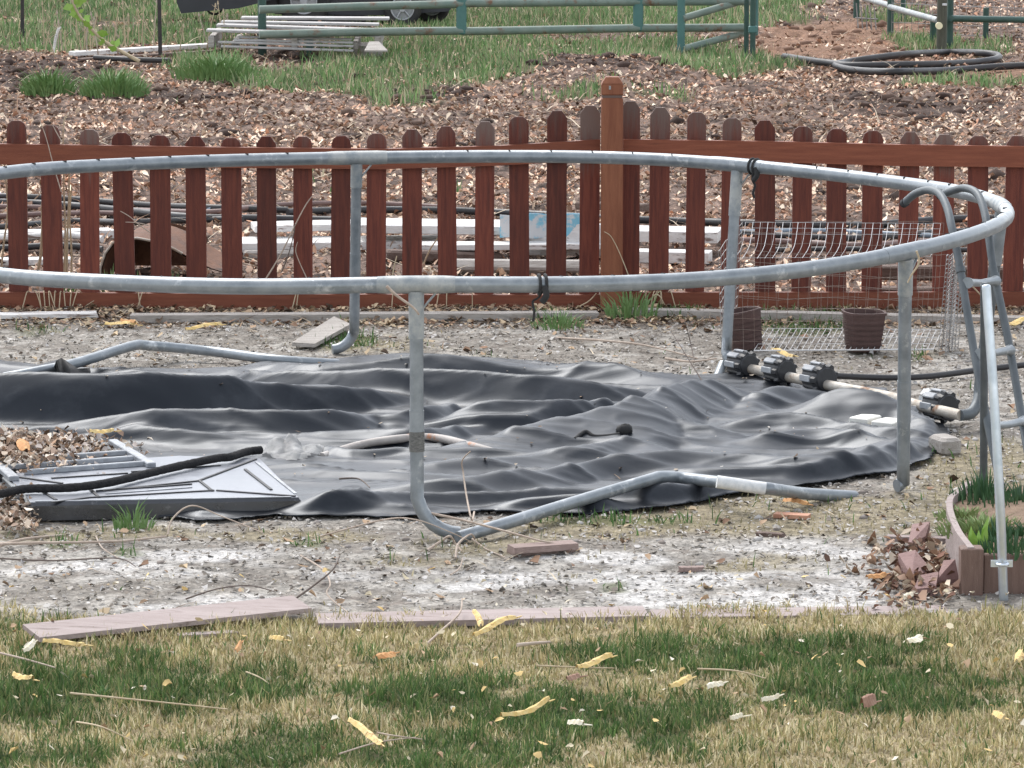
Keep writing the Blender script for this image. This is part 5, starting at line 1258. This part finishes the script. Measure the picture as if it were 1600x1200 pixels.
tag(flakes('rubble_leaves', xx, yy, .015+.03*RNG.random(n), pick([(.20, .11, .08), (.33, .22, .16), (.12, .07, .05), (.5, .42, .33), (.27, .16, .10)], n, .25), M['leaf'], z=gh(xx, yy)+.035*RNG.random(n)*np.exp(-((xx-xx.mean())/.12)**2), tilt=.9, lift=.4, fold=.5),
    'dead leaves piled among the pink brick rubble', 'leaves', kind='stuff')
# ================================================================== edging boards and scraps in front
board_on('edging_board', 'warped pinkish composite edging board lifted off the ground at the lower left', 'board', (62, 996), (487, 950), .145, .015, M['composite'], .02, tilt=.015, z2=.025)
board_on('edging_board', 'buried pinkish edging board in the middle between gravel and lawn', 'board', (498, 974), (1015, 962), .16, .02, M['composite'], -.004)
board_on('edging_board', 'mostly buried edging board on the right between gravel and lawn', 'board', (1022, 965), (1485, 958), .13, .02, M['composite'], -.016)
board_on('edging_board', 'short end of an edging board lying under the warped board at the lower left', 'board', (280, 993), (372, 988), .04, .015, M['composite'], .0)
board_on('wood_scrap', 'upper of two short brown boards stacked on the gravel right of the front trampoline leg', 'board', (804, 856), (904, 849), .07, .022, M['scrap'], .022)
board_on('wood_scrap', 'lower of two short brown boards stacked on the gravel right of the front trampoline leg', 'board', (806, 864), (906, 857), .09, .018, M['scrap'], .0)
board_on('terracotta_shard', 'thin orange terracotta shard on the dry ground right of the base tube', 'shard', (1208, 803), (1262, 806), .05, .015, M['terracotta'], .0)
board_on('wood_scrap', 'short brown wood sliver lying on the gravel to the right', 'board', (1180, 832), (1225, 835), .03, .015, M['darkwood'], .0, jag=.006)
board_on('wood_scrap', 'small brown wood scrap on the pale gravel in the centre right', 'board', (1062, 887), (1098, 886), .03, .015, M['scrap'], .0, jag=.006)
# ================================================================== twigs, husks and leaves
def twig(label, pix, r, m='twig', hs_=None, group=None, name='twig'):
    P = []
    for i, q in enumerate(pix):
        z = q[2] if len(q) > 2 else .012
        P.append(G(q[0], q[1], z))
    b = MB(); C_ = cr(P, 6); b.tube(C_, [r*(1-.5*i/len(C_)) for i in range(len(C_))], 6); return tag(b.build(name, M[m]), label, 'twig', group)
twig('tall curved pale twig standing up beside the front trampoline leg', [(741, 800, .02), (737, 812, .12), (729, 775, .16), (724, 740, .22), (722, 720, .27), (735, 705, .32)], .004)
twig('long pale twig leaning from the leg over the base tube to the brown boards', [(662, 800, .10), (720, 812, .08), (790, 830, .07), (850, 846, .05), (890, 852, .03)], .005)
twig('thin pale twig crossing in front of the front trampoline leg', [(500, 838, .02), (600, 812, .10), (650, 812, .12), (700, 830, .08), (735, 846, .03)], .003)
twig('forked pale twig lying at the foot of the front trampoline leg', [(668, 860, .01), (690, 845, .03), (703, 838, .05), (712, 850, .02), (722, 862, .01)], .006)
twig('second forked pale twig at the foot of the front trampoline leg', [(712, 872, .01), (716, 850, .04), (735, 835, .05), (742, 842, .02)], .005)
twig('pale twig on the gravel below the base tube', [(738, 842, .02), (760, 858, .01), (792, 872, .01)], .004)
twig('short pale twig on the gravel under the front leg', [(704, 898, .01), (718, 888, .02), (723, 872, .03)], .0035)
twig('looping pale twig on the gravel left of centre', [(470, 868, .01), (505, 890, .03), (516, 912, .05), (512, 930, .03), (550, 962, .01)], .0035)
twig('pale twig lying over the middle edging board', [(668, 1005, .01), (690, 985, .02), (718, 958, .04), (722, 935, .06)], .0045)
twig('dark twig leaning up from the end of the warped edging board', [(455, 940, .01), (490, 915, .05), (520, 890, .10), (531, 868, .13)], .0045, 'twig_dark')
twig('pale twig lying across the front of the moulded lid', [(262, 836, .01), (270, 810, .06), (300, 790, .10), (345, 806, .06), (410, 832, .02)], .0035)
twig('long thin twig lying at the lower left below the lid', [(0, 850, .01), (70, 848, .02), (180, 846, .02), (260, 838, .02)], .006)
twig('white twig curling below the lid', [(150, 838, .01), (160, 856, .02), (185, 872, .01)], .003)
twig('long dark thin twig lying on the gravel at the left', [(-10, 872, .01), (80, 876, .01), (180, 872, .02), (212, 885, .01)], .0035, 'twig_dark')
twig('pale branch lying on the gravel at the far left below the lid', [(0, 852, .01), (40, 842, .015), (100, 836, .01)], .007)
twig('dark stem curving on the gravel behind the warped board', [(290, 936, .01), (340, 920, .04), (390, 915, .04), (430, 925, .01)], .003, 'twig_dark')
twig('long straw stem lying on the lawn at the lower left', [(110, 1083, .05), (180, 1090, .05), (260, 1098, .05), (355, 1108, .05)], .0035, 'straw')
twig('grey stem lying on the lawn at the far left edge', [(-10, 1018, .05), (40, 1030, .05), (86, 1043, .05)], .004, 'twig')
twig('straw stem arching over the lawn near the bottom left', [(120, 1128, .04), (160, 1136, .07), (208, 1158, .04)], .003, 'straw')
twig('straw stem lying on the lawn right of centre', [(1090, 1045, .05), (1150, 1048, .06), (1196, 1060, .05)], .003, 'straw')
twig('thin straw stem near the yellow husk on the lawn centre', [(840, 1040, .05), (890, 1042, .05), (960, 1044, .05)], .0028, 'straw')
twig('thin grey stem on the lawn at the bottom centre', [(530, 1178, .05), (590, 1160, .05), (650, 1152, .05)], .0028, 'twig')
twig('thin grey stem lying beside the bottom husk', [(590, 1145, .06), (620, 1150, .06), (660, 1155, .05)], .0028, 'twig')
twig('stout pale twig lying at the edge of the lawn below the middle board', [(808, 1008, .05), (835, 1005, .05), (860, 1003, .05)], .007)
twig('short straw stem lying on the lawn left of centre', [(385, 1050, .05), (405, 1058, .05), (420, 1068, .04)], .003, 'straw')
twig('dark grey twig lying on the gravel behind the right trampoline leg', [(870, 528, .01), (940, 532, .03), (1010, 540, .03), (1090, 560, .01)], .006, 'twig')
twig('thin dark upright twig left of the wire cage', [(1085, 566, .01), (1080, 540, .06), (1075, 520, .12), (1070, 500, .2)], .003, 'twig_dark')
twig('dark twig leaning left of the wire cage', [(1100, 600, .02), (1075, 560, .1), (1050, 520, .18)], .003, 'twig_dark')
twig('pale twig lying on the gravel left of the clamp fittings', [(1040, 560, .01), (1080, 565, .02), (1120, 560, .03)], .006)
twig('dark jointed twig lying on the front of the liner', [(530, 748, .05), (560, 748, .05), (578, 762, .05)], .004, 'twig_dark')
# dry stalks by the fence
def stalk(label, pix, Y, r=.004, m='straw'):
    P = [D(p, q, Y+(q2 if False else 0)) for p, q in pix for q2 in (0,)]; b = MB(); C_ = cr(P, 6); b.tube(C_, [r*(1-.4*i/len(C_)) for i in range(len(C_))], 6)
    return tag(b.build('dry_stalk', M[m]), label, 'stalk')
YS = FY+.30
stalk('pale stalk behind the leftmost picket', [(0, 440), (6, 380), (12, 330), (9, 280), (4, 230)], FY+.12, .006)
stalk('thick pale stalk bent at the foot just left of the second picket', [(52, 440), (62, 410), (66, 360), (66, 320), (70, 285)], FY+.12, .009)
stalk('pale stalk right of the second picket, left one of the bunch', [(100, 438), (102, 360), (100, 300), (99, 200), (105, 180)], FY+.10, .006)
stalk('pale stalk right of the second picket, middle one of the bunch', [(104, 450), (105, 380), (108, 300), (107, 240)], FY+.11, .007)
stalk('pale stalk right of the second picket, right one of the bunch', [(110, 450), (112, 400), (109, 340), (112, 290)], FY+.13, .006)
stalk('thin branching stalk crossing in front of the second picket top', [(96, 300), (84, 260), (72, 215), (62, 188)], FY-.06, .003, 'twig')
stalk('thin pale stalk leaning over the second picket top', [(97, 222), (90, 210), (82, 195)], FY-.06, .003, 'twig')
stalk('long brown stalk leaning across the ninth picket from the left', [(416, 435), (440, 395), (462, 350), (478, 320), (490, 304)], FY-.05, .004, 'twig')
stalk('dark stalk leaning behind the ninth picket', [(440, 425), (450, 400), (458, 370), (461, 350)], FY-.055, .004, 'twig_dark')
stalk('thin curved brown stalk in front of the ninth picket', [(480, 436), (468, 410), (462, 392), (465, 378)], FY-.05, .003, 'twig')
stalk('forked pale twig in front of the fourth picket', [(234, 363), (216, 350), (202, 338), (188, 330)], FY-.05, .003, 'twig')
stalk('short pale twig tip in front of the fourth picket', [(232, 352), (214, 348), (196, 347)], FY-.05, .0025, 'twig')
stalk('pale stalk rising right of the eleventh picket', [(612, 440), (615, 420), (620, 400)], FY-.05, .005)
stalk('curved pale stalk in front of the fence post', [(982, 430), (968, 395), (955, 370), (944, 362)], FY-.16, .003)
stalk('thin upright straw stalk in front of the bottom rail below the ring', [(738, 508), (738, 470), (737, 440)], FY-.10, .003)
stalk('straw leaning along the bottom rail left of the fence post', [(860, 492), (890, 485), (918, 472), (932, 458)], FY-.08, .004)
stalk('straw bent over the bottom rail right of the fence post', [(1020, 462), (1030, 462), (1040, 480)], FY-.08, .004)
stalk('pale stalk leaning behind the fence gap left of the thirteenth picket', [(662, 412), (672, 390), (684, 372)], FY+.3, .005)
stalk('straw leaning behind the right corner of the fence', [(1520, 448), (1540, 470), (1560, 500)], FY-.09, .004)
stalk('broken pale stem hanging under the right ring joint', [(1432, 392), (1436, 410), (1424, 430), (1418, 442)], 16.0, .0045)
stalk('twig poking out beside the front ring joint', [(604, 447), (620, 462), (645, 480), (655, 492)], 15.2, .0055, 'twig')
for i in range(26):
    px = random.choice([random.uniform(20, 140), random.uniform(190, 530), random.uniform(540, 700), random.uniform(1000, 1060)])
    a = D(px, 459, FY-.035); l_ = random.uniform(.06, .13); s_ = random.uniform(-.05, .05)
    b = MB(); b.tube(cr([a+Vector((-s_*.6, .08, -.02)), a+Vector((0, 0, .012)), a+Vector((s_*.6, -.02, -l_*.5)), a+Vector((s_, -.025, -l_))], 5), .0028, 5)
    tag(b.build('straw_blade', M['straw']), 'dry straw blade folded over the bottom rail of the fence', 'straw', 'straw blades hanging over the bottom rail')
def husk(label, a, c, w_, m='husk', z=.055, cat='leaf', name='yellow_husk', curl=.012):
    A, C = G(*a, z), G(*c, z+.004); d = C-A; L = d.length; s_ = Vector((-d.y, d.x, 0)).normalized(); n = 9; V = []
    if s_.y > 0: s_ = -s_
    for i in range(n+1):
        f = i/n; wd = w_*(.15+.85*math.sin(math.pi*(f*.86+.07))**.7); p = A+d*f+Vector((0, 0, .03*L*math.sin(f*5+L*90)))+s_*.03*L*math.sin(f*4+L*50)
        for j in range(4): g = j/3-.5; V.append(p+s_*(g*wd)+Vector((0, 0, curl*(1-4*g*g)-abs(g)*.0+.0018*math.sin(i*2.3+j*2))))
    b = MB(); b.add(V, [(i*4+j, i*4+j+1, (i+1)*4+j+1, (i+1)*4+j) for i in range(n) for j in range(3)])
    b.tube([C, C+d.normalized()*.03], [.003, .0015], 5)
    return tag(b.build(name, M[m]), label, cat)
husk('long yellow husk lying just below the middle edging board', (738, 990), (808, 965), .030)
husk('small yellow husk standing beside the middle edging board', (752, 978), (741, 958), .022, z=.03)
husk('yellow husk with a pale tip on the lawn right of centre', (900, 1044), (955, 1027), .030)
husk('bright yellow ribbed husk near the bottom centre of the lawn', (785, 1122), (858, 1096), .022)
husk('pale yellow husk at the bottom left of centre on the lawn', (550, 1130), (596, 1163), .026)
husk('orange crumpled leaf left of centre at the edge of the lawn', (588, 1030), (614, 1022), .05, 'orangeleaf')
husk('orange leaf with the light tip on the lawn right of centre', (1047, 1073), (1080, 1060), .03)
husk('white curled leaf on the dark grass right of centre', (1104, 1076), (1128, 1068), .03, 'paleleaf')
husk('white folded leaf on the dark grass below the ribbed husk', (888, 1130), (912, 1132), .03, 'paleleaf')
husk('pale round leaf at the right edge of the upper lawn', (1418, 1006), (1436, 996), .045, 'paleleaf')
husk('yellow leaf at the far right edge of the lawn', (1588, 1034), (1596, 1018), .03)
husk('yellow leaf in the grass at the lower left', (20, 1056), (52, 1062), .03)
husk('pale leaf standing on a stem at the far left of the lawn', (36, 1018), (54, 1004), .022, 'paleleaf')
husk('flat straw coloured husk below the warped edging board', (68, 1004), (132, 1008), .02)
husk('yellow leaf below the end of the warped edging board', (366, 1022), (378, 1004), .02, 'orangeleaf')
husk('pale yellow leaf right of the end of the warped board', (422, 998), (444, 1000), .025)
husk('brown round seed pod leaf on the right part of the lawn', (1346, 1104), (1366, 1098), .045, 'brownleaf', curl=.03)
husk('pale leaf sliver on the right part of the lawn', (1190, 1098), (1216, 1088), .014, 'paleleaf')
husk('pale leaf on the tan grass at the right', (1140, 1124), (1160, 1120), .02, 'paleleaf')
husk('yellow leaf at the lower right of the lawn', (1552, 1116), (1570, 1122), .03)
husk('grey dead leaf on the grass below the yellow husk', (885, 1062), (905, 1058), .035, 'brownleaf')
husk('yellow leaf on the debris behind the lid at the left', (140, 676), (178, 674), .03, z=.13)
husk('orange leaf on the debris heap at the far left', (28, 690), (44, 702), .05, 'orangeleaf', z=.12)
husk('yellow husk lying on the gravel by the right end of the cage', (1204, 548), (1242, 556), .035, z=.02)
husk('yellow husk at the foot of the fence on the left', (290, 514), (345, 508), .035, z=.02)
husk('second yellow husk at the foot of the fence on the left', (165, 505), (215, 508), .04, z=.02)
husk('orange husk lying at the foot of the fence under the ring', (190, 500), (212, 506), .03, 'orangeleaf', z=.03)
husk('orange yellow leaf behind the ladder at the foot of the fence', (1575, 508), (1600, 500), .05, z=.03)
husk('orange leaf on the rubble heap by the planter', (1355, 905), (1382, 898), .04, 'orangeleaf', z=.02)
husk('orange leaf on the ground under the base tube at the right', (1225, 782), (1262, 788), .035, 'orangeleaf', z=.015)
husk('white leaf beside the front pink brick', (1410, 936), (1426, 930), .03, 'paleleaf', z=.02)
